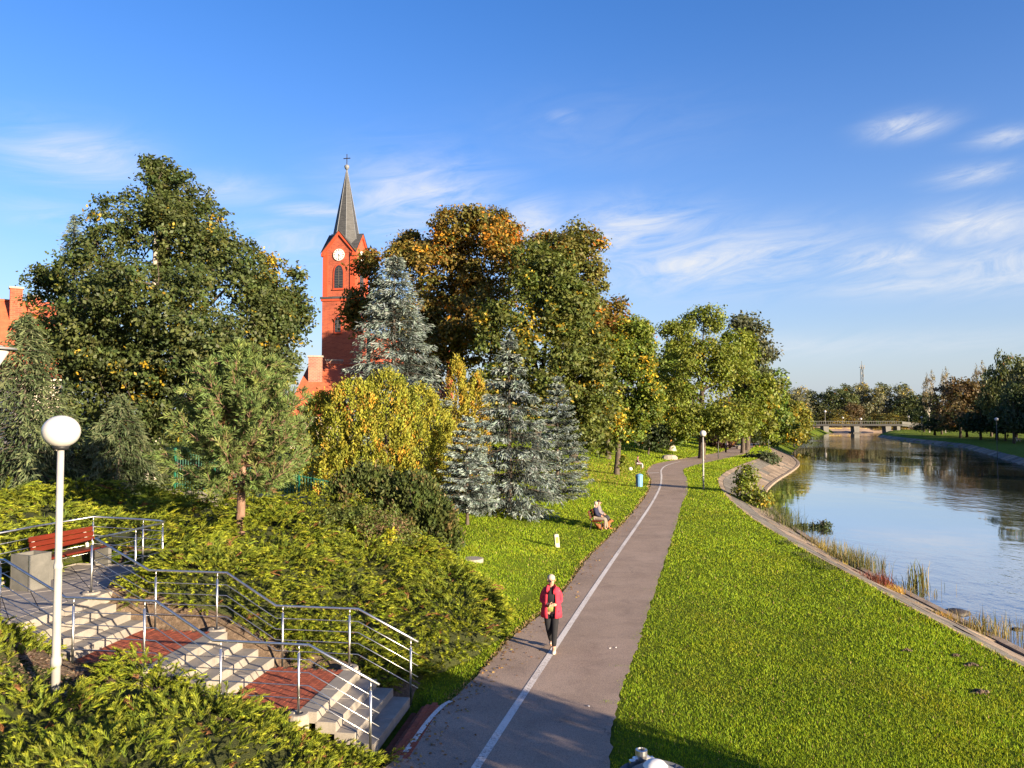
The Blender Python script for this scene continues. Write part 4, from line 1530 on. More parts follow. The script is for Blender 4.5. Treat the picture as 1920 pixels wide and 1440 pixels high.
def build_far():
    S = {'a': (101, [(.075, .085, .036), (.09, .10, .04)], ACC_GOLD, .03, 'round'), 'b': (102, [(.11, .115, .065), (.13, .13, .075)], ACC_GOLD, .04, 'tall'),
         'c': (103, [(.055, .07, .028), (.07, .085, .03)], ACC_RUST, .05, 'round'), 'd': (104, [(.075, .055, .028), (.09, .065, .03)], ACC_RUST, .08, 'round'),
         'e': (105, [(.16, .14, .10), (.13, .11, .08)], ACC_GOLD, .1, 'thin'), 'f': (106, DARK, ACC_GOLD, .0, 'tall'), 'g': (107, [(.07, .07, .022), (.1, .09, .025)], ACC_GOLD, .2, 'round')}
    row = [('b', 1497, 300, 724, 46), ('a', 1535, 310, 732, 50), ('c', 1568, 305, 727, 50), ('a', 1598, 318, 720, 44), ('b', 1612, 312, 716, 40), ('b', 1640, 306, 724, 46), ('a', 1668, 312, 718, 50), ('b', 1694, 305, 727, 46), ('c', 1716, 300, 738, 50), ('d', 1598, 292, 754, 30), ('g', 1655, 290, 775, 46), ('g', 1560, 292, 768, 46), ('c', 1455, 320, 730, 60), ('a', 1760, 300, 735, 60), ('b', 1800, 310, 735, 60), ('a', 1850, 300, 735, 70), ('g', 1700, 288, 780, 40), ('c', 1400, 330, 735, 70), ('a', 1900, 310, 738, 70)]
    labs = ['pale poplar-like tree first beyond the river bend, left end of the far row', 'rounded dull green tree above the left bridge pier', 'dark green rounded tree behind the bridge lamp', 'rounded tree just under the radio mast', 'tall silvery tree right in front of the radio mast', 'silvery grey-green tree right of the radio mast', 'broad rounded tree over the middle of the far bridge', 'pale grey-green tree over the right bridge pier', 'dark tree where the far row meets the right bank wood', 'small tawny tree in front of the far row by the mast', 'low yellowish bush tree above the bridge railing, middle', 'low yellowish bush tree above the bridge railing, left', 'far dark tree hidden behind the willow bush', 'far tree half hidden behind the white-stemmed birch', 'far tree behind the brown-topped right bank maple', 'far tree behind the right bank wood edge', 'low yellow-green bush at the right end of the bridge', 'far dark tree behind the bright green tree', 'far tree behind the last right bank trees']
    for (k, px, Y, py, w), l in zip(row, labs):
        far_tree(k, S[k], l, px, Y, py, w, 'trees in the far row beyond the bridge')
    rb = [('e', 1742, 235, 694, 26, 'white-stemmed birch with thin pale crown on the right bank'), ('e', 1772, 235, 688, 20, 'bare-topped slender birch beside the white-stemmed one'), ('f', 1732, 242, 735, 40, 'dark tree under the thin birches'),
          ('d', 1800, 185, 706, 66, 'brown-topped maple leaning over the right bank lawn'), ('e', 1836, 200, 676, 30, 'pale thin tree rising between maple and conifer'), ('f', 1838, 172, 740, 60, 'dark low tree in front on the right bank'),
          ('c', 1884, 165, 660, 44, 'tall green tree at the right bank, second from the picture edge'), ('a', 1935, 155, 668, 60, 'tall tree cut by the right picture edge'), ('f', 1900, 150, 716, 60, 'dark spreading tree in front at the right picture edge'), ('f', 1765, 215, 760, 50, 'dark undergrowth tree below the bare-topped birch')]
    rb += [('f', 1752, 205, 778, 60, 'low dark shrub tree at the bridge end of the right bank lawn'), ('f', 1812, 190, 768, 70, 'low dark shrub tree under the brown-topped maple'), ('f', 1868, 170, 762, 80, 'low dark shrub tree behind the right bank lamp'),
           ('f', 1925, 160, 750, 90, 'low dark shrub tree filling the right picture edge'), ('c', 1858, 195, 700, 60, 'round green tree behind the pale thin tree'), ('a', 1905, 185, 690, 60, 'round green tree behind the dark spreading one')]
    for (k, px, Y, py, w, l) in rb:
        far_tree(k, S[k], l, px, Y, py, w, 'trees on the right bank')
    # the park wood goes on to the right of the picture and shades the right bank
    rng = np.random.default_rng(9)
    pr = [far_proto(120 + i, DARK, ACC_GOLD, 0, 'round') for i in range(2)]
    Vs, Cs = [], []
    for i in range(64):
        y = 20 + i * 2.15 + rng.uniform(-3, 3)
        x = float(curve(RBANK, y)) + rng.uniform(34, 62)
        if (x / y) < .72 and y > 60:
            x = .72 * y + rng.uniform(2, 24)
        h = rng.uniform(14, 18) if y > 78 else rng.uniform(6, 9)
        V, c = pr[i % 2]
        k = rng.random(len(V)) < .085
        w = h * rng.uniform(.7, .95)
        Q = V[k]
        Q = Q.mean(1, keepdims=True) + (Q - Q.mean(1, keepdims=True)) * 2.7
        Vs.append(Q * np.array([w, w, h]) + np.array([x, y, 0]))
        Cs.append(c[k])
    o = cards('woodland', np.concatenate(Vs), np.concatenate(Cs), M['leaf'])
    tag(o, 'dense park wood along the right bank beyond the picture edge', 'woodland', kind='stuff')


build_far()


# ------------------------------------------------------------------ spreading juniper
def bed(label, poly_px, hgt, dens, plen, seed, pal, tip, margin=.4, up=.55, flow=(-.35, .2), pts=None, holes=(), width=.034, wild=.5, per=24, sprig=.30, mound=1.7):
    rng = np.random.default_rng(seed)
    poly = [hit(*p)[:2] for p in poly_px] if pts is None else pts
    P = np.array(poly)
    x0, y0 = P.min(0)
    x1, y1 = P.max(0)

    mx, my = np.meshgrid(np.arange(x0, x1, mound), np.arange(y0, y1, mound))
    mx = mx.ravel() + rng.uniform(-.45, .45, mx.size) * mound
    my = my.ravel() + rng.uniform(-.45, .45, my.size) * mound
    kk = inside(poly, mx, my) & (edge_dist(poly, mx, my) > .3)
    mx, my = mx[kk], my[kk]
    mr = rng.uniform(.62, 1.0, len(mx)) * mound
    mh = hgt * rng.uniform(.6, 1.2, len(mx))

    def near(x, y):
        best, bi = np.zeros(x.shape), np.zeros(x.shape, int)
        for i in range(len(mx)):
            q = mh[i] * np.sqrt(np.maximum(0, 1 - ((x - mx[i]) ** 2 + (y - my[i]) ** 2) / mr[i] ** 2))
            m_ = q > best
            best = np.where(m_, q, best)
            bi = np.where(m_, i, bi)
        return best, bi

    def H(x, y):
        e = edge_dist(poly, x, y)
        dome, _ = near(x, y)
        h = np.maximum(dome, .30 * hgt) + hgt * (.10 * vnoise(x, y, 1.5, seed) + .08 * vnoise(x, y, 4.0, seed + 1))
        h = h * (.25 + .75 * smooth(0, margin, e))
        for (cx, cy, r) in holes:
            h = h * smooth(r * .8, r * 1.5, np.hypot(x - cx, y - cy))
        return np.maximum(h, 0.0)
    # core of twigs and old needles under the sprays
    st = .22
    xs, ys = np.arange(x0, x1 + st, st), np.arange(y0, y1 + st, st)
    X, Y = np.meshgrid(xs, ys)
    ins = inside(poly, X, Y)
    Z = G(X, Y) + np.where(ins, H(X, Y) * .15 * smooth(.05, .55, edge_dist(poly, X, Y)) + .015, -.15)
    idx = np.arange(X.size).reshape(X.shape)
    keep = ins[:-1, :-1] | ins[1:, 1:] | ins[:-1, 1:] | ins[1:, :-1]
    F = np.stack([idx[:-1, :-1], idx[:-1, 1:], idx[1:, 1:], idx[1:, :-1]], -1)[keep]
    V = np.stack([X, Y, Z], -1).reshape(-1, 3)
    core = obj('juniper_bed', mesh_from('juniper_bed', V, [tuple(f) for f in F.tolist()], M['juniper_core'], True))
    tag(core, label, 'juniper', kind='stuff')
    area = ins.sum() * st * st
    n = int(area * dens)
    x = rng.uniform(x0, x1, n * 4)
    y = rng.uniform(y0, y1, n * 4)
    k = inside(poly, x, y)
    hh = H(x, y)
    k &= hh > .05
    kx, ky, kh = x[k], y[k], hh[k]
    ee = edge_dist(poly, kx, ky)
    rim = np.nonzero(ee[n:] < .6)[0][:int(n * .28)] + n
    x, y, hh = np.concatenate([kx[:n], kx[rim]]), np.concatenate([ky[:n], ky[rim]]), np.concatenate([kh[:n], kh[rim]])
    n = len(x)
    fl = np.array(flow)
    az = np.arctan2(fl[1] + wild * vnoise(x, y, .8, seed + 5), fl[0] + wild * vnoise(x, y, .9, seed + 7)) + rng.normal(0, .65, n)
    _, nb = near(x, y)
    oa = np.arctan2(y - my[nb], x - mx[nb])
    ca = np.cos(az) * .7 + 1.0 * np.cos(oa)
    sa = np.sin(az) * .7 + 1.0 * np.sin(oa)
    az = np.arctan2(sa, ca) + rng.normal(0, .3, n)
    el = up + .28 * rng.normal(size=n)
    L = plen * (.6 + .75 * rng.random(n))
    d0 = np.stack([np.cos(az) * np.cos(el), np.sin(az) * np.cos(el), np.sin(el)], 1)
    z = G(x, y) + hh * (.36 + .5 * rng.random(n))
    B = np.stack([x, y, z], 1)
    t = np.tile(np.linspace(.12, 1.0, per), n) + rng.normal(0, .03, n * per)
    Bi = np.repeat(np.arange(n), per)
    Lr = L[Bi]
    arch = np.array([0, 0, -1.0])
    pos = B[Bi] + d0[Bi] * (t * Lr)[:, None] + arch * (.38 * Lr * t * t)[:, None]
    tang = unit(d0[Bi] + arch * (.76 * t)[:, None])
    sidev = unit(np.cross(tang, np.array([0, 0, 1.0])))
    sg = np.where(np.arange(n * per) % 2 == 0, 1.0, -1.0)[:, None]
    dirn = unit(tang * .95 + sidev * sg * (.40 + .30 * rng.random((n * per, 1))) + .28 * rng.normal(size=(n * per, 3)) + np.array([0, 0, .18]))
    ln = (sprig * (1.15 - .65 * t)) * Lr * (.75 + .5 * rng.random(n * per)) + .02
    nn = unit(np.array([0, 0, 1.0]) + .7 * rng.normal(size=(n * per, 3)))
    s = unit(np.cross(nn, dirn))
    ww = (np.full(n * per, width) * (.7 + .6 * rng.random(n * per)))[:, None] * .5
    V = np.stack([pos - s * ww, pos + s * ww, pos + dirn * ln[:, None]], 1)
    cp = pick_cols(rng, n, pal, .14) * (1 + .22 * vnoise(x, y, 1.1, seed + 3))[:, None]
    ct = pick_cols(rng, n, tip, .12)
    f = np.clip((t - .28) * 1.35, 0, 1)[:, None] ** 1.1
    col = cp[Bi] * (1 - f) + ct[Bi] * f
    dead = (rng.random(n) < .028)[Bi]
    col[dead] = (.16, .075, .03)
    col *= (1 + rng.normal(0, .12, (n * per, 1)))
    cards('sprays', V, np.clip(col, .004, .9), M['needle'], core)
    return poly


JUN = [(.072, .092, .011), (.092, .112, .012), (.058, .078, .010)]
JTIP = [(.215, .24, .017), (.18, .21, .015), (.25, .26, .02)]
JDARK = [(.04, .06, .016), (.05, .072, .018)]
M['juniper_core'] = nmat('juniper_core', [(0.3, (.032, .042, .010)), (0.6, (.06, .07, .015)), (.8, (.085, .075, .025))], 14, .95, 30, .9, .06)
LAMP_BASE = hit(103, 1332)


def uvp(*uv):
    return [from_uv(u, v)[:2] for u, v in uv]


def build_beds():
    polys = []
    # near bed, between the steps and the viewer
    p = uvp((-.40, 2.22), (6.4, 2.28), (9.6, 2.75)) + [(-13.5, 12.6), (-12.5, 7.4), (-2.9, 7.4), (-2.65, 9.0), (-2.35, 11.2)]
    lb = LAMP_BASE
    polys.append(bed('feathery juniper bed in front of the steps round the globe lamp', None, .95, 96, .27, 201, JUN, JTIP, up=.8, flow=(.1, -.1), pts=p, per=36, sprig=.24, holes=[(lb[0], lb[1], .35), (lb[0] - .55, lb[1] + .75, .75)], width=.0165, wild=.7, mound=1.9))
    # wide bed behind the steps, down to the path
    p = uvp((.5, -.22), (2.4, -.22), (2.9, -.5), (5.2, -.5), (6.2, -.25), (6.25, -2.9)) + [(-7.9, 20.5), (-7.6, 26.5), (-4.2, 26.2), (-2.6, 24.0), (-1.2, 22.0), (-.15, 20.2), (-.22, 18.6), (-.85, 17.0)]
    polys.append(bed('wide mounded juniper bed between the steps and the lawn', None, 1.25, 70, .37, 202, JUN, JTIP, up=.65, per=36, sprig=.24, flow=(.5, -.1), pts=p, width=.022, mound=2.1, holes=[(-5.9, 15.6, .35), (-3.3, 15.1, .3)]))
    # upper bed round the terrace
    p = uvp((6.4, -3.3), (9.15, -3.35), (9.3, 2.6), (14, 2.6)) + [(-17, 17), (-22, 26.5), (-12, 27.8), (-7.6, 27.0), (-7.7, 21)]
    polys.append(bed('long juniper bed rising behind the terrace railing', None, .95, 16, .66, 203, JUN, JTIP, up=.5, per=36, sprig=.24, flow=(.6, -.35), pts=p, width=.034, mound=2.0))
    return polys


BEDS = build_beds()


def mound_shrub():
    b = hit(650, 1035)
    rng = np.random.default_rng(77)
    root = thing('mound_shrub', 'round small-leaved mound shrub with purplish tips amid the juniper', 'shrub', b)
    V, c = leaf_cloud([(0, 0, .75, 1.6, 1.0, .55, .2), (1.0, .1, .5, 1.0, .8, .5, .5), (-.9, 0, .45, .9, .8, .45, .1)], np.array([0, 0, 0]), 11000, .085, [(.075, .095, .02), (.095, .11, .022), (.06, .08, .018)], [(.17, .11, .06), (.14, .09, .05)], rng, per=18, ratio=.4)
    cards('foliage', V, c, M['leaf'], root)
    root = thing('sapling', 'small yellow-leaved sapling poking through the juniper', 'shrub', hit(735, 1075) + np.array([0, 0, .75]))
    V, c = leaf_cloud([(0, 0, .2, .28, .25, .25, 0)], np.array([0, 0, 0]), 260, .07, [(.30, .30, .02), (.26, .28, .02)], ACC_GOLD, rng, per=14)
    cards('foliage', V, c, M['leaf'], root)


mound_shrub()


# ------------------------------------------------------------------ lawn grass
def lawn():
    rng = np.random.default_rng(31)
    n = 1140000
    y = np.exp(rng.uniform(math.log(6.5), math.log(135), n))
    x = rng.uniform(-.74, .74, n) * y + rng.uniform(-2, 2, n)
    z = G(x, y)
    d = bank_d(x, y)
    on_path = (x > xl(y) + .02 + .05 * vnoise(x, y, 3, 2)) & (x < xr(y) - .05 - .13 * vnoise(x, y, 1.4, 1) - .08 * vnoise(x, y, 5, 4))
    ok = ~on_path & (d < .10)
    # tongues of turf over the path edge
    for (px, py, a, b) in ((1165, 1321, .42, .09), (1180, 1252, .5, .06), (1230, 1107, .45, .10)):
        q = hit(px, py)
        ok |= (((x - q[0]) / a) ** 2 + ((y - q[1]) / b) ** 2 < 1)
    u, v = to_uv(x, y)
    ok &= ~((u > -.75) & (u < 9.2) & (v > -.1) & (v < 2.2))
    ok &= ~((u > .1) & (u < 9.5) & (v > -.9) & (v < 2.9))
    ok &= ~((u > 6.2) & (u < 9.2) & (v > -3.3) & (v < 3.2))
    for p in BEDS:
        ok &= ~inside(p, x, y)
    ok &= ~((x < -9) & (y > 24)) & ~((x < -2 - .0 * y) & (y > 44)) & ~((x < xl(y) - 22) & (y > 60))
    for (mx, my, mr) in MOLE:
        ok &= np.hypot((x - mx) / 1.5, y - my) > mr * .8
    x, y, z = x[ok], y[ok], z[ok]
    n = len(x)
    dist = np.hypot(x, y)
    pat = vnoise(x, y, .55, 9) * .55 + vnoise(x, y, 2.2, 10) * .55 + vnoise(x, y, 5.5, 11) * .45
    h = (.034 + .0009 * dist) * (.55 + .75 * rng.random(n)) * (1 + .25 * pat)
    w = (.0024 + .00092 * dist) * (.7 + .6 * rng.random(n))
    az = rng.uniform(0, 2 * math.pi, n)
    tilt = rng.normal(0, .62, n)
    taz = rng.uniform(0, 2 * math.pi, n)
    B = np.stack([x, y, z - .005], 1)
    sd = np.stack([np.cos(az), np.sin(az), 0 * az], 1)
    T = B + np.stack([np.cos(taz) * tilt * h, np.sin(taz) * tilt * h, h], 1)
    V = np.stack([B - sd * w[:, None] * .5, B + sd * w[:, None] * .5, T], 1)
    pal = np.array([(.14, .218, .010), (.178, .25, .011), (.113, .184, .009), (.22, .262, .013)])
    col = pal[rng.integers(0, 4, n)]
    col = col * (1 + .23 * pat + rng.normal(0, .16, n))[:, None]
    yel = np.clip(vnoise(x, y, .8, 15) * .7 + vnoise(x, y, 3.0, 16) * .5, 0, 1)[:, None]
    col = col * (1 - yel * np.array([[-.16, .02, -.1]]))
    # straw-dry fringe along the left path edge and at the bank top
    tl = xl(y) - x
    dry = ((tl > -.15) & (tl < .16 + .10 * vnoise(x, y, 1.0, 12)) & (rng.random(n) < .75)) | ((np.abs(bank_d(x, y)) < .10) & (rng.random(n) < .25)) | (rng.random(n) < .012)
    col[dry] = np.array([(.32, .22, .11)]) * (1 + rng.normal(0, .2, (int(dry.sum()), 1)))
    old = (y > 50) & (x < xl(y) - .5) & (x > -8) & (rng.random(n) < .25 * smooth(50, 60, y) * (1 - smooth(75, 85, y)))
    col[old] = np.array([(.26, .19, .05)]) * (1 + rng.normal(0, .15, (int(old.sum()), 1)))
    right = x > .5 * (xl(y) + xr(y))
    for m, lab in ((right, 'short sunlit lawn grass between the path and the river'), (~right, 'short lawn grass between the path and the spruces')):
        o = cards('lawn_grass', V[m], np.clip(col[m], .004, .9), M['blade'])
        tag(o, lab, 'grass', kind='stuff')


MOLE = []
for _px, _py, _r in ((1792, 1232, .11), (1822, 1250, .17), (1838, 1300, .17), (1700, 1222, .11)):
    _q = hit(_px, _py)
    MOLE.append((_q[0], _q[1], _r))
lawn()


# ------------------------------------------------------------------ water side plants
def reed(label, p, n, h, spread, pal, seed, name='reed_clump', lean=.25, w=.02, cat='reeds', stretch=(1, 1), group=None):
    rng = np.random.default_rng(seed)
    root = thing(name, label, cat, p, 0, group)
    bx = rng.normal(0, spread * .5, (n, 2)) * np.array(stretch)
    hh = h * .78 * (.35 + .75 * rng.random(n))
    az = rng.uniform(0, 2 * math.pi, n)
    ln = np.abs(rng.normal(0, lean, n))
    out = np.stack([np.cos(az), np.sin(az)], 1) * ln[:, None]
    B = np.stack([bx[:, 0], bx[:, 1], 0 * hh - .06], 1)
    Mid = B + np.stack([out[:, 0] * hh * .35, out[:, 1] * hh * .35, hh * .6], 1)
    T = B + np.stack([out[:, 0] * hh * 1.2, out[:, 1] * hh * 1.2, hh * (1 - .35 * ln)], 1)
    a2 = rng.uniform(0, math.pi, n)
    s = np.stack([np.cos(a2), np.sin(a2), 0 * a2], 1) * (w * (.6 + .6 * rng.random(n)))[:, None] * .5
    V = np.concatenate([np.stack([B - s, B + s, Mid + s * .9, Mid - s * .9], 1), np.stack([Mid - s * .9, Mid + s * .9, T + s * .08, T - s * .08], 1)])
    c = pick_cols(rng, n, pal, .15)
    cards('foliage', V, np.concatenate([c, c]), M['blade'], root)['kind'] = 'stuff'
    return root


def wpt(px, py, z=WATER_Z):
    d = ray(px, py)
    t = (z - CAM_Z) / d[2]
    return np.array([0, 0, CAM_Z]) + d * t


def build_reeds():
    G1 = [(.075, .085, .03), (.11, .11, .035), (.05, .065, .028)]
    G2 = [(.16, .13, .05), (.20, .16, .06), (.10, .10, .04)]
    STR = [(.34, .22, .06), (.40, .26, .07), (.28, .18, .05)]
    reed('tall dark green reed clump at the water edge below the bend', wpt(1468, 990), 420, 1.9, 1.5, G1, 301, stretch=(.8, 1.6))
    reed('dark reeds just beyond the tall clump', wpt(1440, 966), 200, 1.5, 1.6, DARK, 302, stretch=(.6, 1.8))
    for i, (px, py, n, h) in enumerate([(1530, 1022, 200, 1.0), (1562, 1042, 240, 1.15), (1590, 1056, 260, 1.2), (1618, 1066, 300, 1.25)]):
        lab = ['first straw-tinged reed tuft of the long fringe, next to the floating weed', 'second reed tuft of the long fringe', 'third reed tuft of the long fringe', 'fullest olive reed tuft of the long fringe, behind the red plants'][i]
        reed(lab, wpt(px, py), n, h, 1.0, G2 if i < 2 else G1 + G2, 303 + i, group='reed fringe along the slabs', stretch=(.9, 1.2))
    for i, (px, py) in enumerate([(1537, 1030), (1556, 1050), (1573, 1062)]):
        reed(['yellow flowering tuft at the fringe start', 'yellow tuft in the middle of the fringe', 'yellow tuft next to the red plants'][i], wpt(px, py, -1.3), 70, .5, .35, [(.40, .28, .03), (.34, .26, .04)], 320 + i, 'flower_tuft', cat='flowers')
    for i, (px, py) in enumerate([(1602, 1086), (1628, 1100), (1646, 1100)]):
        reed(['brownish red weed at the slab edge', 'red-stemmed weed in the middle of the red group', 'bright red-stemmed weed at the near end of the red group'][i], wpt(px, py, -1.15), 210, [.55, .7, .95][i], .6, [(.13, .042, .032), (.17, .045, .036), (.10, .05, .03)], 330 + i, 'red_weed', lean=.5, w=.022, cat='weeds')
    reed('thin broken reeds standing in the water past the red weeds', wpt(1690, 1105), 130, .8, 1.1, G2 + DARK, 340, stretch=(1.3, .8), lean=.5)
    reed('upright reed stalks mirrored in the water', wpt(1722, 1100), 46, 1.5, .35, G2 + G1, 341, w=.045)
    reed('lone sprig of reed standing off the bank', wpt(1753, 1118), 14, .5, .15, G2, 342)
    reed('pale brown reed clump in the water near the frame edge', wpt(1838, 1190), 420, 1.0, 1.0, G2 + [(.24, .19, .10)], 343, stretch=(1.2, .8))
    for i, (px, py, r) in enumerate([(1672, 1112, .5), (1714, 1138, .3), (1742, 1155, .35), (1762, 1160, .42)]):
        reed(['straw tuft beside the red weeds', 'small straw tuft on the slab lip', 'flat dull straw tuft on the slabs', 'roundest golden straw tuft on the slab lip near the rock'][i], wpt(px, py, -1.2), 320, r, r * .8, STR if i != 2 else G2, 350 + i, 'straw_tuft', lean=.55, group='straw tufts on the slab lip', cat='grass tuft')
    # floating weed raft
    rng = np.random.default_rng(12)
    root = thing('floating_weed', 'dark green floating weed raft with sticks off the reeds', 'water plant', wpt(1522, 990))
    V, c = leaf_cloud([(0, 0, .04, 1.0, .5, .10, 0), (.7, 0, .12, .4, .4, .2, 0), (-.6, .1, .03, .4, .4, .08, 0)], np.array([0, 0, -.3]), 1500, .12, [(.03, .05, .02), (.045, .06, .025)], ACC_GOLD, rng, per=14)
    cards('foliage', V, c, M['leaf'], root)
    sk = MB()
    for k in range(9):
        a = rng.uniform(0, 6.28)
        p0 = np.array([.7 + rng.normal(0, .2), rng.normal(0, .2), 0])
        p1 = p0 + np.array([math.cos(a) * .5, math.sin(a) * .3, .25 + .4 * rng.random()])
        sk.tube([p0, (p0 + p1) / 2 + np.array([0, 0, .12]), p1], [.014, .01, .006], 4)
    sk.build('sticks', M['bark'], root)
    # bush on the slabs, shrub at the far slabs
    b = wpt(1398, 948, -.9)
    root = thing('slab_bush', 'lime green bush growing out of the bank slabs', 'bush', b)
    V, c = leaf_cloud([(0, 0, .9, .9, .9, 1.0, .05), (.1, 0, 1.9, .55, .6, .75, .05), (.7, -.8, .5, .8, .8, .5, .3), (-.2, 0, .3, .7, .8, .4, .1)], np.array([0, 0, .3]), 3200, .20, LIME, ACC_GOLD, rng)
    cards('foliage', V, c, M['leaf'], root)
    MB().tube([(0, 0, -.4), (0, 0, .8), (.05, 0, 2.0)], [.06, .04, .01], 6).build('stem', M['bark'], root)
    b = wpt(1437, 875, -1.0)
    root = thing('slab_bush', 'grey-green bush low on the far slabs by the water', 'bush', b)
    V, c = leaf_cloud([(0, 0, .6, 1.5, 1.5, .9, 0), (-1.2, 1, .6, 1.0, 1.2, .7, 0)], np.array([0, 0, 0]), 2200, .32, GREY + DARK, ACC_GOLD, rng)
    cards('foliage', V, c, M['leaf'], root)
    # moss and weeds in the slab joints
    for i, (px, py) in enumerate([(1475, 1020), (1505, 1043), (1530, 1056), (1555, 1068)]):
        reed(['green weed patch on the slabs below the lawn, farthest', 'weed patch on the slabs, second', 'weed patch on the slabs, third', 'weed patch on the slabs nearest the red weeds'][i], hit(px, py) + np.array([0, 0, .12]), 160, .12, .55, [(.05, .07, .02), (.08, .09, .03)], 370 + i, 'slab_weed', cat='weeds', stretch=(.5, 1))
    # rocks in the water
    for i, (px, py, s, lab) in enumerate([(1792, 1149, .33, 'dark humped rock breaking the water near the straw tufts'), (1906, 1180, .14, 'tiny dark rock in the water at the frame edge')]):
        p = wpt(px, py)
        r2 = np.random.default_rng(50 + i)
        rings = []
        for (rr, z) in ((1.0, -.3), (1.05, 0), (.8, .32), (.4, .5), (.05, .56)):
            rings.append([(math.cos(a) * rr * s * 1.5 * (1 + .12 * r2.normal()), math.sin(a) * rr * s * (1 + .12 * r2.normal()), z * s * .8) for a in np.linspace(0, 2 * math.pi, 13)[:-1]])
        o = MB().loft(rings).build('rock', M['wet_rock'], None, True, p)
        tag(o, lab, 'rock')
    # mole hills
    for i, (mx, my, mr) in enumerate(MOLE):
        r2 = np.random.default_rng(60 + i)
        mb = MB()
        for k in range(34):
            a_, d_ = r2.uniform(0, 6.28), min(.75, abs(r2.normal(0, .4)))
            cs = mr * r2.uniform(.10, .26)
            cx, cy = math.cos(a_) * d_ * mr * 1.4, math.sin(a_) * d_ * mr
            cz = max(0, .055 * (1 - d_ * .8)) + r2.uniform(-.01, .01)
            mb.loft([[(cx + math.cos(q) * cs * rr * (1 + .25 * r2.normal()), cy + math.sin(q) * cs * rr * (1 + .25 * r2.normal()), cz + z * cs) for q in np.linspace(0, 2 * math.pi, 7)[:-1]] for rr, z in ((.8, -.4), (1, 0), (.7, .45), (.1, .6))])
        o = mb.build('molehill', M['soil'], None, False, (mx, my, float(G(mx, my))))
        tag(o, ['small molehill nearest the bank slabs', 'flat molehill in the lawn, middle one', 'largest molehill low at the picture edge', 'molehill apart from the other three, nearer the path'][i], 'molehill', 'molehills in the lawn')


M['wet_rock'] = nmat('wet_rock', [(0.3, (.02, .018, .016)), (.7, (.06, .052, .045))], 6, .5, 14, .6, .03)
build_reeds()

# ------------------------------------------------------------------ church and houses
M['clock'] = nmat('clock_face', [(0.3, (.66, .62, .55)), (.7, (.74, .70, .63))], 5, .5)
M['louvre'] = nmat('louvre', [(0.3, (.05, .045, .04)), (.7, (.09, .08, .07))], 5, .7)
M['glass'] = nmat('dark_glass', [(0.3, (.012, .014, .018)), (.7, (.025, .028, .034))], 3, .12, spec=.6)
M['plaster'] = nmat('plaster', [(0.3, (.50, .42, .33)), (.7, (.60, .52, .42))], 2, .9)
M['red_trim'] = nmat('red_trim', [(0.3, (.36, .052, .02)), (.7, (.44, .07, .028))], 3, .8)


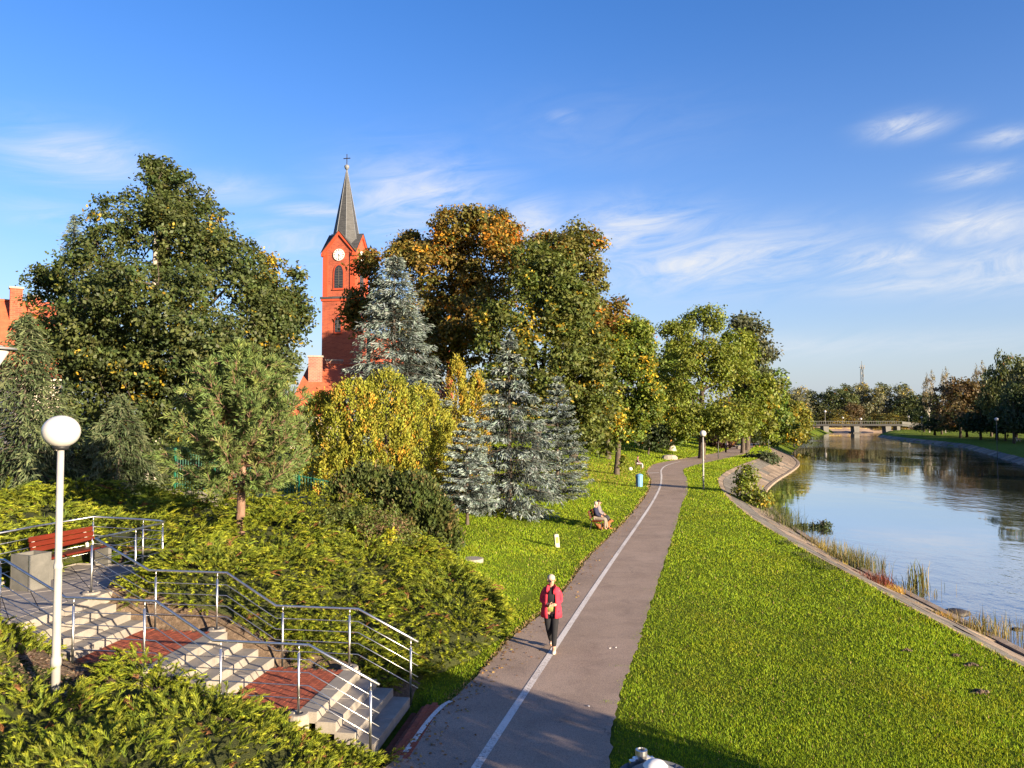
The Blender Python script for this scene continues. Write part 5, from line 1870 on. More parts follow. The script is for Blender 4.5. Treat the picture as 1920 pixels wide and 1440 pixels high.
def church():
    Y = 105.0
    b = np.array([at(648, 600, Y)[0], Y, 2.2])

    def zz(py):
        return float(at(648, py, Y)[2] - b[2])
    rot = math.radians(-12)
    root = thing('church', 'red brick church tower with grey spire, clock and pointed gables', 'church', b, rot)
    h = 2.2
    zc, zg, zp = zz(563), zz(473), zz(441)
    body = MB()
    body.box(-h - .15, h + .15, -h - .15, h + .15, -.5, zc)
    body.box(-h, h, -h, h, zc, zg)
    body.build('tower', M['tower_brick'], root)
    cor = MB()
    cor.box(-h - .38, h + .38, -h - .38, h + .38, zc - .12, zc + .16)
    cor.build('cornice', M['slate'], root)
    MB().box(-h - .3, h + .3, -h - .3, h + .3, zc - .42, zc - .13).build('cornice', M['red_trim'], root)
    # corner piers of the belfry stage
    for sx in (-1, 1):
        for sy in (-1, 1):
            x, y = sx * (h + .13), sy * (h + .13)
            MB().box(min(x, x - sx * .7), max(x, x - sx * .7), min(y, y - sy * .7), max(y, y - sy * .7), zc + .17, zg - .35).build('corner_pier', M['red_trim'], root)
    # four gables
    for k in range(4):
        a = k * math.pi / 2
        ca, sa = math.cos(a), math.sin(a)

        def R(x, y, z):
            return (x * ca - y * sa, x * sa + y * ca, z)
        pk = zp
        g = MB()
        f = -(h + .06)
        g.add([R(-h, f, zg - .5), R(h, f, zg - .5), R(h, f, zg - .25), R(0, f, pk - .25), R(-h, f, zg - .25), R(-h, f + .5, zg - .5), R(h, f + .5, zg - .5), R(h, f + .5, zg - .25), R(0, f + .5, pk - .25), R(-h, f + .5, zg - .25)],
              [(0, 1, 2, 3, 4), (9, 8, 7, 6, 5), (0, 5, 6, 1), (1, 6, 7, 2), (4, 9, 5, 0)])
        g.build('gable', M['tower_brick'], root)
        for s in (-1, 1):
            # raking red moulding and slate roof slope
            m = MB()
            f2 = f - .22
            p = [R(s * (h + .35), f2, zg - .62), R(0, f2, pk + .02), R(0, f2, pk - .45), R(s * (h + .35), f2, zg - 1.0)]
            q = [R(s * (h + .35), f + .3, zg - .62), R(0, f + .3, pk + .02), R(0, f + .3, pk - .45), R(s * (h + .35), f + .3, zg - 1.0)]
            m.add(p + q, [(0, 1, 2, 3), (7, 6, 5, 4), (0, 4, 5, 1), (3, 2, 6, 7), (0, 3, 7, 4), (1, 5, 6, 2)])
            m.build('gable_moulding', M['red_trim'], root)
            rf = MB()
            rf.add([R(s * (h + .42), f2 - .06, zg - .60), R(0, f2 - .06, pk + .12), R(0, 0, pk + .12), R(s * (h + .42), -h - .4 + .0, zg - .60), R(s * .02, 0, zg)],
                   [(0, 1, 2, 3)])
            rf.build('gable_roof', M['slate'], root)
    # spire
    sp = MB()
    n = 8
    prof = [(2.35, zg - .4), (1.72, zz(440)), (.06, zz(318))]
    vs = []
    for (r, z) in prof:
        for k in range(n):
            a = (k + .5) * 2 * math.pi / n
            vs.append((r * math.cos(a), r * math.sin(a), z))
    fs = [(i * n + k, i * n + (k + 1) % n, (i + 1) * n + (k + 1) % n, (i + 1) * n + k) for i in range(2) for k in range(n)]
    sp.add(vs, fs)
    sp.build('spire', M['slate'], root)
    for k in range(n):
        a = (k + .5) * 2 * math.pi / n
        MB().tube([(r * 1.005 * math.cos(a), r * 1.005 * math.sin(a), z) for r, z in prof], [.05, .045, .03], 5).build('spire_ridge', M['cap'], root)
    MB().lathe([(.02, zz(318) - .2), (.3, zz(313) - .2), (.36, zz(313)), (.3, zz(313) + .2), (.05, zz(313) + .34)], 12).build('ball', M['cap'], root, True)
    c = MB()
    c.tube([(0, 0, zz(312)), (0, 0, zz(289))], .065, 6)
    c.tube([(-.5, 0, zz(297)), (.5, 0, zz(297))], .065, 6)
    c.build('cross', M['black'], root)
    c = MB()
    c.box(-.06, .06, -.06, .06, zz(452), zz(436))
    c.box(-.3, .3, -.05, .05, zz(443), zz(441))
    c.build('gable_cross', M['black'], root, False, (-h - .1, .4, 0))
    # clocks, belfry windows, lower windows on the two visible sides
    for k, a in enumerate((0.0, math.pi / 2)):
        ca, sa = math.cos(a), math.sin(a)
        cl = thing_part('clock', root, a)
        f = -(h + .09)
        cz = zz(484)
        r = .80
        disc = [(r * math.cos(t), f, cz + r * math.sin(t)) for t in np.linspace(0, 2 * math.pi, 33)[:-1]]
        disc2 = [(p[0], f - .06, p[2]) for p in disc]
        MB().loft([disc, disc2]).build('clock', M['clock'], root, False, rot=(0, 0, a))
        ck = MB()
        for q in range(12):
            t = q * math.pi / 6
            w = .05
            n_ = 3 if q % 3 == 0 else 2
            for e in range(n_):
                tt = t + (e - (n_ - 1) / 2) * .09
                d = np.array([math.sin(tt), math.cos(tt)])
                s = np.array([d[1], -d[0]]) * .02
                p0, p1 = d * .53, d * .73
                ck.add([(p0[0] - s[0], f - .075, cz + p0[1] - s[1]), (p0[0] + s[0], f - .075, cz + p0[1] + s[1]), (p1[0] + s[0], f - .075, cz + p1[1] + s[1]), (p1[0] - s[0], f - .075, cz + p1[1] - s[1]),
                        (p0[0] - s[0], f - .065, cz + p0[1] - s[1]), (p0[0] + s[0], f - .065, cz + p0[1] + s[1]), (p1[0] + s[0], f - .065, cz + p1[1] + s[1]), (p1[0] - s[0], f - .065, cz + p1[1] - s[1])],
                       [(0, 3, 2, 1), (4, 5, 6, 7), (0, 1, 5, 4), (1, 2, 6, 5), (2, 3, 7, 6), (3, 0, 4, 7)])
        ck.build('numerals', M['black'], root, False, rot=(0, 0, a))
        for (ang, ln, w) in ((135 + 2, .42, .075), (182, .66, .05)):
            t = math.radians(ang)
            d = np.array([math.sin(t), math.cos(t)])
            s = np.array([d[1], -d[0]]) * w / 2
            p0, p1 = -d * .12, d * ln
            MB().add([(p0[0] - s[0], f - .10, cz + p0[1] - s[1]), (p0[0] + s[0], f - .10, cz + p0[1] + s[1]), (p1[0] + s[0] * .3, f - .10, cz + p1[1] + s[1] * .3), (p1[0] - s[0] * .3, f - .10, cz + p1[1] - s[1] * .3),
                      (p0[0] - s[0], f - .08, cz + p0[1] - s[1]), (p0[0] + s[0], f - .08, cz + p0[1] + s[1]), (p1[0] + s[0] * .3, f - .08, cz + p1[1] + s[1] * .3), (p1[0] - s[0] * .3, f - .08, cz + p1[1] - s[1] * .3)],
                     [(0, 3, 2, 1), (4, 5, 6, 7), (0, 1, 5, 4), (1, 2, 6, 5), (2, 3, 7, 6), (3, 0, 4, 7)]).build('clock_hand', M['black'], root, False, rot=(0, 0, a))
        for (z0, z1, w, off, fd) in ((zz(545), zz(503), .62, 0, -h), (zz(626), zz(598), .42, 0.0, -h - .15)):
            arch = [(-w, z0), (w, z0), (w, z0 + (z1 - z0) * .62)] + [(w * math.cos(t), z0 + (z1 - z0) * (.62 + .38 * math.sin(t) ** .8)) for t in np.linspace(.25, math.pi - .25, 7)] + [(-w, z0 + (z1 - z0) * .62)]
            k2 = 1.28
            zc_ = (z0 + z1) / 2
            fr = [(x * k2, zc_ + (z - zc_) * 1.10) for x, z in arch]
            MB().loft([[(x, fd - .10, z) for x, z in fr], [(x, fd + .02, z) for x, z in fr]]).build('window_frame', M['red_trim'], root, False, rot=(0, 0, a))
            wn = MB().loft([[(x, fd - .125, z) for x, z in arch], [(x, fd - .02, z) for x, z in arch]]).build('window', M['glass'], root, False, rot=(0, 0, a))
            zq = z0 + .25
            while zq < z1 - .4:
                hw = w * (.94 if zq < z0 + (z1 - z0) * .62 else .6)
                MB().box(-hw, hw, fd - .17, fd - .11, zq, zq + .07).build('louvre', M['louvre'], wn)
                zq += .34
            MB().box(-.04, .04, fd - .18, fd - .11, z0 + .05, z1 - .25).build('mullion', M['louvre'], wn)
            MB().box(-w * 1.35, w * 1.35, fd - .22, fd, z0 - .25, z0 - .10).build('sill', M['red_trim'], root, False, rot=(0, 0, a))
    # stair turret roof and nave behind
    nv = MB()
    nv.box(-4.6, 4.6, h + .2, h + 24, -.5, zz(690))
    nv.build('nave_wall', M['tower_brick'], root)
    e = zz(690)
    rg = zz(612)
    MB().add([(-5, h + .2, e - .1), (5, h + .2, e - .1), (0, h + .2, rg), (-5, h + 24.4, e - .1), (5, h + 24.4, e - .1), (0, h + 24.4, rg)], [(0, 1, 2), (5, 4, 3), (0, 2, 5, 3), (2, 1, 4, 5)]).build('nave_roof', M['roof_tile'], root)
    MB().lathe([(.5, 0), (.5, zz(668)), (.6, zz(666)), (.05, zz(640))], 8, (12.5, 8, 0)).build('pinnacle', M['tower_brick'], root)


def thing_part(*a):
    return None


church()


def gable_house(label, p0, p1, depth, z0, ze, zr, chims, hip=0.0, wallm='plaster', chm='old_brick'):
    """house whose ridge runs from p0 to p1"""
    p0, p1 = np.array(p0, float), np.array(p1, float)
    L = float(np.linalg.norm(p1 - p0))
    rot = math.atan2(p1[1] - p0[1], p1[0] - p0[0])
    root = thing('house', label, 'house', (p0[0], p0[1], z0), rot)
    e, r = ze - z0, zr - z0
    w = depth / 2
    MB().box(.3, L - .3, -w + .3, w - .3, -.5, e).build('wall', M[wallm], root)
    rf = MB()
    rf.add([(-.2, -w - .3, e - .2), (L + .2, -w - .3, e - .2), (L - hip, 0, r), (hip if hip else -.2, 0, r), (-.2, w + .3, e - .2), (L + .2, w + .3, e - .2)], [(0, 1, 2, 3), (3, 2, 5, 4), (1, 5, 2), (0, 3, 4)])
    rf.build('roof', M['roof_tile'], root)
    MB().tube([(hip if hip else -.2, 0, r + .03), (L - hip, 0, r + .03)], .13, 8).build('ridge', M['roof_tile'], root, True)
    # windows along the front wall
    k = max(2, int(L / 3))
    for i in range(k):
        x = L * (i + .5) / k
        fr = MB().box(x - .65, x + .65, -w + .25, -w + .33, 1.0, 2.6).build('window', M['white_paint'], root)
        MB().box(x - .55, x - .04, -w + .22, -w + .24, 1.1, 2.5).box(x + .04, x + .55, -w + .22, -w + .24, 1.1, 2.5).build('pane', M['glass'], fr)
    for (x, y, s, za, zb) in chims:
        ch = MB().box(x - s, x + s, y - s * .8, y + s * .8, za - z0, zb - z0).build('chimney', M[chm], root)
        MB().box(x - s - .08, x + s + .08, y - s * .8 - .08, y + s * .8 + .08, zb - z0 + .003, zb - z0 + .16).build('chimney_cap', M['block'], ch)
    return root


def houses():
    Y = 72.0
    a, c = at(548, 683, Y), at(846, 678, Y + 3)
    zr = a[2]
    xa = a[0]
    gable_house('low house with a red tiled roof and brick chimneys in front of the church', (a[0], Y), (c[0], Y + 3), 10.5, 1.6, zr - 4.6, zr,
                [(at(592, 680, Y)[0] - xa, -1.5, .62, zr - 2.5, at(592, 672, Y)[2]), (at(625, 680, Y)[0] - xa, .5, .75, zr - 2, zr + .35)], hip=1.5)
    Y = 62.0
    a, c = at(-160, 552, Y), at(112, 566, Y + 6)
    zr = a[2]
    gable_house('tall house with a bright red tiled roof at the left picture edge', (a[0], Y), (c[0], Y + 6), 12, 2.2, zr - 6.5, zr,
                [(float(at(-2, 560, Y)[0] - a[0]), -1.4, .45, zr - 2, zr + .9), (float(at(104, 560, Y + 6)[0] - a[0]) + .4, -.6, .5, zr - 2, zr + .4)], hip=0.0, chm='tower_brick')


houses()


def green_fence():
    a, b = base(330, 31.0), base(625, 28.6)
    L = float(np.hypot(*(b - a)[:2]))
    rot = math.atan2(b[1] - a[1], b[0] - a[0])
    root = thing('iron_fence', 'green painted iron bar fence behind the pine and juniper', 'fence', a, rot)
    sl = (b[2] - a[2]) / L
    M['green'] = nmat('green_paint', [(0.3, (.012, .10, .06)), (.7, (.02, .14, .085))], 6, .5)
    n = int(L / .13)
    top = 1.55
    bar = MB().tube([(0, 0, .12), (0, 0, top)], .013, 5)
    me = mesh_from('bar', bar.v, bar.f, M['green'])
    for i in range(n):
        x = i * .13
        obj('bar', me, root, (x, 0, sl * x + .15))
    for zq in (.25, top - .05):
        MB().tube([(0, 0, zq + .15), (L, 0, zq + .15 + sl * L)], .022, 6).build('rail', M['green'], root)
    for x in np.arange(0, L + .1, 1.95):
        MB().box(x - .035, x + .035, -.035, .035, -.2 + sl * x, top + .25 + sl * x).build('post', M['green'], root)
        MB().box(x - .2, x + .2, -.16, .16, -.25 + sl * x, .14 + sl * x, .03).build('footing', M['block'], root)
    MB().box(0, L, -.1, .1, -.3 + min(0, sl * L), .10).build('plinth', M['block'], root)


green_fence()


# ------------------------------------------------------------------ lamps
def globe_lamp(label, p, H, gr=.25, pole='lamp_pole', group='white globe lamps', tall=True, oblate=.92):
    root = thing('street_lamp', label, 'street lamp', p, 0, group)
    mb = MB()
    if tall:
        prof = [(.062, -.3), (.062, .62), (.070, .63), (.074, .68), (.070, .74), (.058, .77), (.055, 1.55), (.055, 2.02), (.063, 2.03), (.063, 2.07), (.048, 2.13), (.046, H - 2 * gr * oblate - .02)]
    else:
        prof = [(.06, -.3), (.055, 1.2), (.045, 1.25), (.04, H - 2 * gr * oblate)]
    mb.lathe(prof, 14)
    mb.build('pole', M[pole], root, True)
    zc = H - gr * oblate
    MB().lathe([(.05, zc - gr * oblate - .035), (.10, zc - gr * oblate - .03), (.115, zc - gr * oblate + .02), (.09, zc - gr * oblate + .03)], 16).build('collar', M['black'], root, True)
    prof = [(gr * math.cos(t), zc + gr * oblate * math.sin(t)) for t in np.linspace(-math.pi / 2 + .32, math.pi / 2 - .02, 18)]
    MB().lathe(prof, 28).build('globe', M['globe'], root, True)
    return root


def lamps():
    b = LAMP_BASE
    H = float(at(122, 779, b[1])[2] - b[2])
    globe_lamp('big white globe lamp on a grey stepped pole in the juniper, nearest lamp', b, H, .255)
    b = hit(1319, 918)
    H = float(at(1316, 807, b[1])[2] - b[2])
    globe_lamp('white globe lamp standing on the grass strip between path and slabs', b, H, .23, oblate=.95)
    b = hit(1347, 861)
    globe_lamp('farther lamp post with its globe hidden in the maple leaves', b, 4.2, .22, 'dark_pole', tall=False, oblate=.95)
    b = hit(1441, 843)
    globe_lamp('farthest lamp post on the near bank, where the path disappears', b, 4.2, .22, 'dark_pole', tall=False, oblate=.95)
    for i, (px, Y, py) in enumerate([(1868, 120, 786), (1728, 200, 784)]):
        bb = base(px, Y)
        globe_lamp(['globe lamp under the dark trees at the right picture edge', 'globe lamp under the dark trees near the bridge ramp'][i], bb, float(at(px, py - 3, Y)[2] - bb[2]), .26, 'dark_pole', tall=False, oblate=.95)

    # disc-capped park lamps: one just below the viewer, one behind the left spruce
    def disc_lamp(label, p, H, R):
        root = thing('park_lamp', label, 'park lamp', p, 0.3, 'disc-capped park lamps')
        MB().lathe([(.06, -.3), (.055, H * .5), (.04, H - .6)], 12).build('pole', M['lamp_pole'], root, True)
        MB().lathe([(.05, H - .62), (.085, H - .55), (R * .62, H - .1), (R * .62, H - .05)], 20).build('glass_cone', M['globe'], root, True)
        MB().lathe([(R * .6, H - .06), (R * .985, H - .05), (R, H - .03), (R, H + .012), (R * .97, H + .016), (R * .945, H - .006), (R * .78, H - .012), (R * .7, H + .02), (R * .3, H + .07), (.02, H + .085)], 40).build('cap', M['cap'], root, True)
        MB().lathe([(R * .42, H + .0), (R * .38, H + .055), (R * .25, H + .085), (.02, H + .095)], 32).build('dome', M['white_paint'], root, True)
        cl = MB()
        cl.box(-.05, .05, R * .74, R * .9, H - .01, H + .05, .008)
        cl.lathe([(.030, 0), (.034, .03), (.034, .055), (.022, .058), (.020, .03)], 14, (0, R * .82, H + .03))
        cl.box(-.075, -.045, R * .72, R * .86, H - .01, H + .04, .005)
        cl.box(.045, .075, R * .72, R * .86, H - .01, H + .04, .005)
        cl.build('clip', M['steel'], root)
        return root
    q = at(1229, 1459, 4.3)
    disc_lamp('grey disc-capped lamp top cut by the bottom picture edge', (q[0], q[1], 0.03), float(q[2]) - .03, .205)
    bb = base(-8, 25)
    disc_lamp('disc-capped lamp head cut by the left picture edge', bb, float(at(0, 653, 25)[2] - bb[2]), .55)


lamps()


# ------------------------------------------------------------------ terrace bench and bin, other furniture
def terrace_furniture():
    a = np.array([-10.02, 16.75])
    b = np.array([-9.55, 18.45])
    d = b - a
    L = float(np.hypot(*d))
    rot = math.atan2(d[1], d[0])
    root = thing('park_bench', 'red slatted bench with concrete ends on the terrace', 'bench', (a[0], a[1], 1.8), rot)
    # local: x along the bench, y to the back
    for x in (.04, L - .12):
        MB().add([(x, -.02, 0), (x, .50, 0), (x, .50, .36), (x, -.02, .42), (x + .10, -.02, 0), (x + .10, .50, 0), (x + .10, .50, .36), (x + .10, -.02, .42)], [(0, 1, 2, 3), (7, 6, 5, 4), (0, 4, 5, 1), (1, 5, 6, 2), (2, 6, 7, 3), (3, 7, 4, 0)]).build('end_block', M['grey_concrete'], root)
    for k in range(4):
        y = .0 + k * .125
        MB().box(.0, L - .02, y, y + .115, .43 - .008 * k, .47 - .008 * k, .006).build('seat_slat', M['bench_red'] if k == 0 else M['bench_brown'], root)
    for x in (.14, L - .20):
        MB().add([(x, .50, .36), (x + .06, .50, .36), (x + .06, .53, .36), (x, .53, .36), (x, .64, .88), (x + .06, .64, .88), (x + .06, .67, .88), (x, .67, .88)], [(3, 2, 1, 0), (4, 5, 6, 7), (0, 1, 5, 4), (1, 2, 6, 5), (2, 3, 7, 6), (3, 0, 4, 7)]).build('back_post', M['white_paint'], root)
    for k in range(3):
        z = .56 + k * .115
        y = .52 + k * .028
        MB().box(.0, L - .02, y - .035, y, z, z + .105, .006).build('back_slat', M['bench_red'], root)
    root = thing('litter_bin', 'square grey concrete litter bin next to the terrace bench', 'litter bin', (-9.93, 16.0, 1.8), math.radians(-20))
    s, H = .25, .72
    MB().box(-s, s, -s, -s + .05, 0, H).box(-s, s, s - .05, s, 0, H).box(-s, -s + .05, -s + .052, s - .052, 0, H).box(s - .05, s, -s + .052, s - .052, 0, H).build('shell', M['grey_concrete'], root)
    MB().box(-s + .052, s - .052, -s + .052, s - .052, .02, H - .12).build('liner', M['black'], root)
    for sx in (-1, 1):
        MB().box(sx * (s + .004) - .012, sx * (s + .004) + .012, -s - .006, -s + .02, 0, H).build('corner_strip', M['steel'], root)


terrace_furniture()


def wood_bench(label, p, rot, L=1.7, red=True):
    """park bench; local x along, +y towards the sitter's front"""
    root = thing('park_bench', label, 'bench', p, rot)
    for x in (-L / 2 + .15, L / 2 - .15):
        mb = MB()
        mb.tube([(x, .40, 0), (x, .38, .40), (x, -.05, .40), (x, -.20, .88)], .022, 6)
        mb.tube([(x, -.05, .40), (x, -.14, 0)], .022, 6)
        mb.build('leg_frame', M['black'], root)
    m = M['bench_red'] if red else M['bench_brown']
    for k in range(4):
        MB().box(-L / 2, L / 2, -.02 + k * .11, .075 + k * .11, .42, .455).build('seat_slat', m, root)
    for k in range(3):
        z = .53 + k * .12
        y = -.09 - (z - .4) * .32
        MB().box(-L / 2, L / 2, y, y + .03, z, z + .10).build('back_slat', m, root)
    return root


def blue_bin():
    p = hit(1199, 914)
    M['bin_blue'] = nmat('bin_blue', [(0.3, (.10, .24, .42)), (.7, (.14, .30, .50))], 5, .5)
    root = thing('litter_bin', 'pale blue ribbed litter bin on the lawn beside the path', 'litter bin', p, .2)
    n = 12
    prof = []
    for (r, z) in ((.20, .06), (.21, .12), (.235, .78), (.235, .82)):
        prof.append([((r + (.012 if k % 2 else 0)) * math.cos(k * math.pi / n), (r + (.012 if k % 2 else 0)) * math.sin(k * math.pi / n), z) for k in range(2 * n)])
    MB().loft(prof).build('body', M['bin_blue'], root)
    MB().lathe([(.26, .82), (.26, .87), (.2, .95), (.06, 1.0)], 20).build('lid', M['bin_blue'], root)
    MB().lathe([(.03, -.1), (.03, .8)], 8, (-.27, 0, 0)).build('post', M['black'], root)


blue_bin()


def small_things():
    p = hit(1045, 1026)
    root = thing('marker_stone', 'leaning white and ochre marker post in the lawn', 'marker post', p, .2)
    root.rotation_euler = (0.06, -.12, .3)
    MB().box(-.085, .085, -.06, .06, -.15, .52, .015).build('post', M['yellow_stone'], root)
    MB().box(-.06, .06, -.068, -.061, .18, .42).build('ochre_patch', M['ochre'], root)
    p = hit(886, 1050)
    o = MB().lathe([(.36, -.1), (.36, .05), (.33, .06), (.05, .06)], 18).build('manhole_cover', M['block'], None, False, p)
    tag(o, 'round concrete manhole at the edge of juniper and lawn', 'manhole')
    for i, (px, py, sx, lab) in enumerate([(1255, 862, .85, 'pale stone block beside the path at the bend'), (1391, 842, .8, 'pale flat stone on the far lawn by the dark-clad walker')]):
        p = hit(px, py)
        r = np.random.default_rng(90 + i)
        rings = [[(math.cos(a) * sx * rr * (1 + .08 * r.normal()), math.sin(a) * .45 * rr * (1 + .08 * r.normal()), z) for a in np.linspace(0, 2 * math.pi, 11)[:-1]] for rr, z in ((1, -.1), (1.02, .3), (.95, .5), (.5, .56))]
        o = MB().loft(rings).build('stone_block', M['block'], None, False, p)
        tag(o, lab, 'stone')
    p = hit(1438, 836)
    M['lime'] = nmat('lime_plastic', [(0.3, (.38, .42, .03)), (.7, (.46, .50, .04))], 5, .5)
    o = MB().lathe([(.28, 0), (.32, .8), (.33, .85), (.2, 1.05), (.05, 1.1)], 12).build('recycling_bin', M['lime'], None, True, p)
    tag(o, 'lime green bin far along the path', 'bin')
    for i, (px, py) in enumerate([(1104, 1329), (1155, 1218), (1144, 1219), (1194, 973), (1182, 1006)]):
        p = hit(px, py)
        r = np.random.default_rng(i)
        o = MB().add([(-.03, -.012, .001), (.03, -.015, .008), (.033, .015, .003), (-.027, .018, .009), (0, 0, .014)], [(0, 1, 4), (1, 2, 4), (2, 3, 4), (3, 0, 4)]).build('paper_scrap', M['white_paint'], None, False, p + np.array([0, 0, .037]), (0, 0, r.uniform(0, 3)))
        tag(o, ['white paper scrap on the shaded asphalt by the turf edge', 'pale scrap on the sunlit asphalt near the walking woman', 'tiny scrap left of the other one on the sunlit asphalt', 'pale scrap far along on the asphalt', 'pale scrap on the asphalt beside the bench couple'][i], 'litter')
    # fallen leaves on the path
    r = np.random.default_rng(14)
    n = 900
    y = np.exp(r.uniform(math.log(9), math.log(60), n))
    e = r.random(n) ** 2 * .5 * np.where(r.random(n) < .75, 1, 2.2)
    x = xl(y) + e
    P = np.stack([x, y, G(x, y) + .042], 1)
    d = unit(np.stack([r.normal(size=n), r.normal(size=n), .15 * r.normal(size=n)], 1))
    s = unit(np.cross(np.array([0, 0, 1.0]) + .3 * r.normal(size=(n, 3)), d))
    o = cards('fallen_leaves', diamonds(P, d, s, np.full(n, .07), np.full(n, .045)), pick_cols(r, n, [(.25, .14, .05), (.16, .08, .03), (.3, .2, .07)], .2), M['leaf'])
    tag(o, 'brown fallen leaves strewn along the left path edge', 'leaves', kind='stuff')
    # bark chips and needles on the bare soil by the steps
    n = 2600
    u = r.uniform(2.7, 6.2, n)
    v = r.uniform(-.75, -.02, n)
    q = STAIR_O + u[:, None] * STAIR_A + v[:, None] * STAIR_N
    P = np.stack([q[:, 0], q[:, 1], G(q[:, 0], q[:, 1]) + .03], 1)
    d = unit(np.stack([r.normal(size=n), r.normal(size=n), .2 * r.normal(size=n)], 1))
    s = unit(np.cross(np.array([0, 0, 1.0]) + .3 * r.normal(size=(n, 3)), d))
    o = cards('bark_mulch', diamonds(P, d, s, np.full(n, .06), np.full(n, .035)), pick_cols(r, n, [(.10, .06, .035), (.16, .11, .07), (.24, .18, .12)], .2), M['leaf'])
    tag(o, 'brown bark mulch on bare soil along the far side of the steps', 'mulch', kind='stuff')
    lb = LAMP_BASE
    ang = r.uniform(0, 6.28, 1600)
    rad = np.sqrt(r.random(1600)) * .95
    px_, py_ = lb[0] - .5 + np.cos(ang) * rad * 1.1, lb[1] + .7 + np.sin(ang) * rad
    P = np.stack([px_, py_, G(px_, py_) + .06], 1)
    n = 1600
    d = unit(np.stack([r.normal(size=n), r.normal(size=n), .2 * r.normal(size=n)], 1))
    s = unit(np.cross(np.array([0, 0, 1.0]) + .3 * r.normal(size=(n, 3)), d))
    o = cards('bark_mulch', diamonds(P, d, s, np.full(n, .06), np.full(n, .035)), pick_cols(r, n, [(.10, .06, .035), (.16, .11, .07), (.24, .18, .12)], .2), M['leaf'])
    tag(o, 'brown mulch patch on bare soil behind the near globe lamp', 'mulch', kind='stuff')


M['ochre'] = nmat('ochre_paint', [(0.3, (.46, .22, .04)), (.7, (.55, .30, .08))], 8, .7)
small_things()


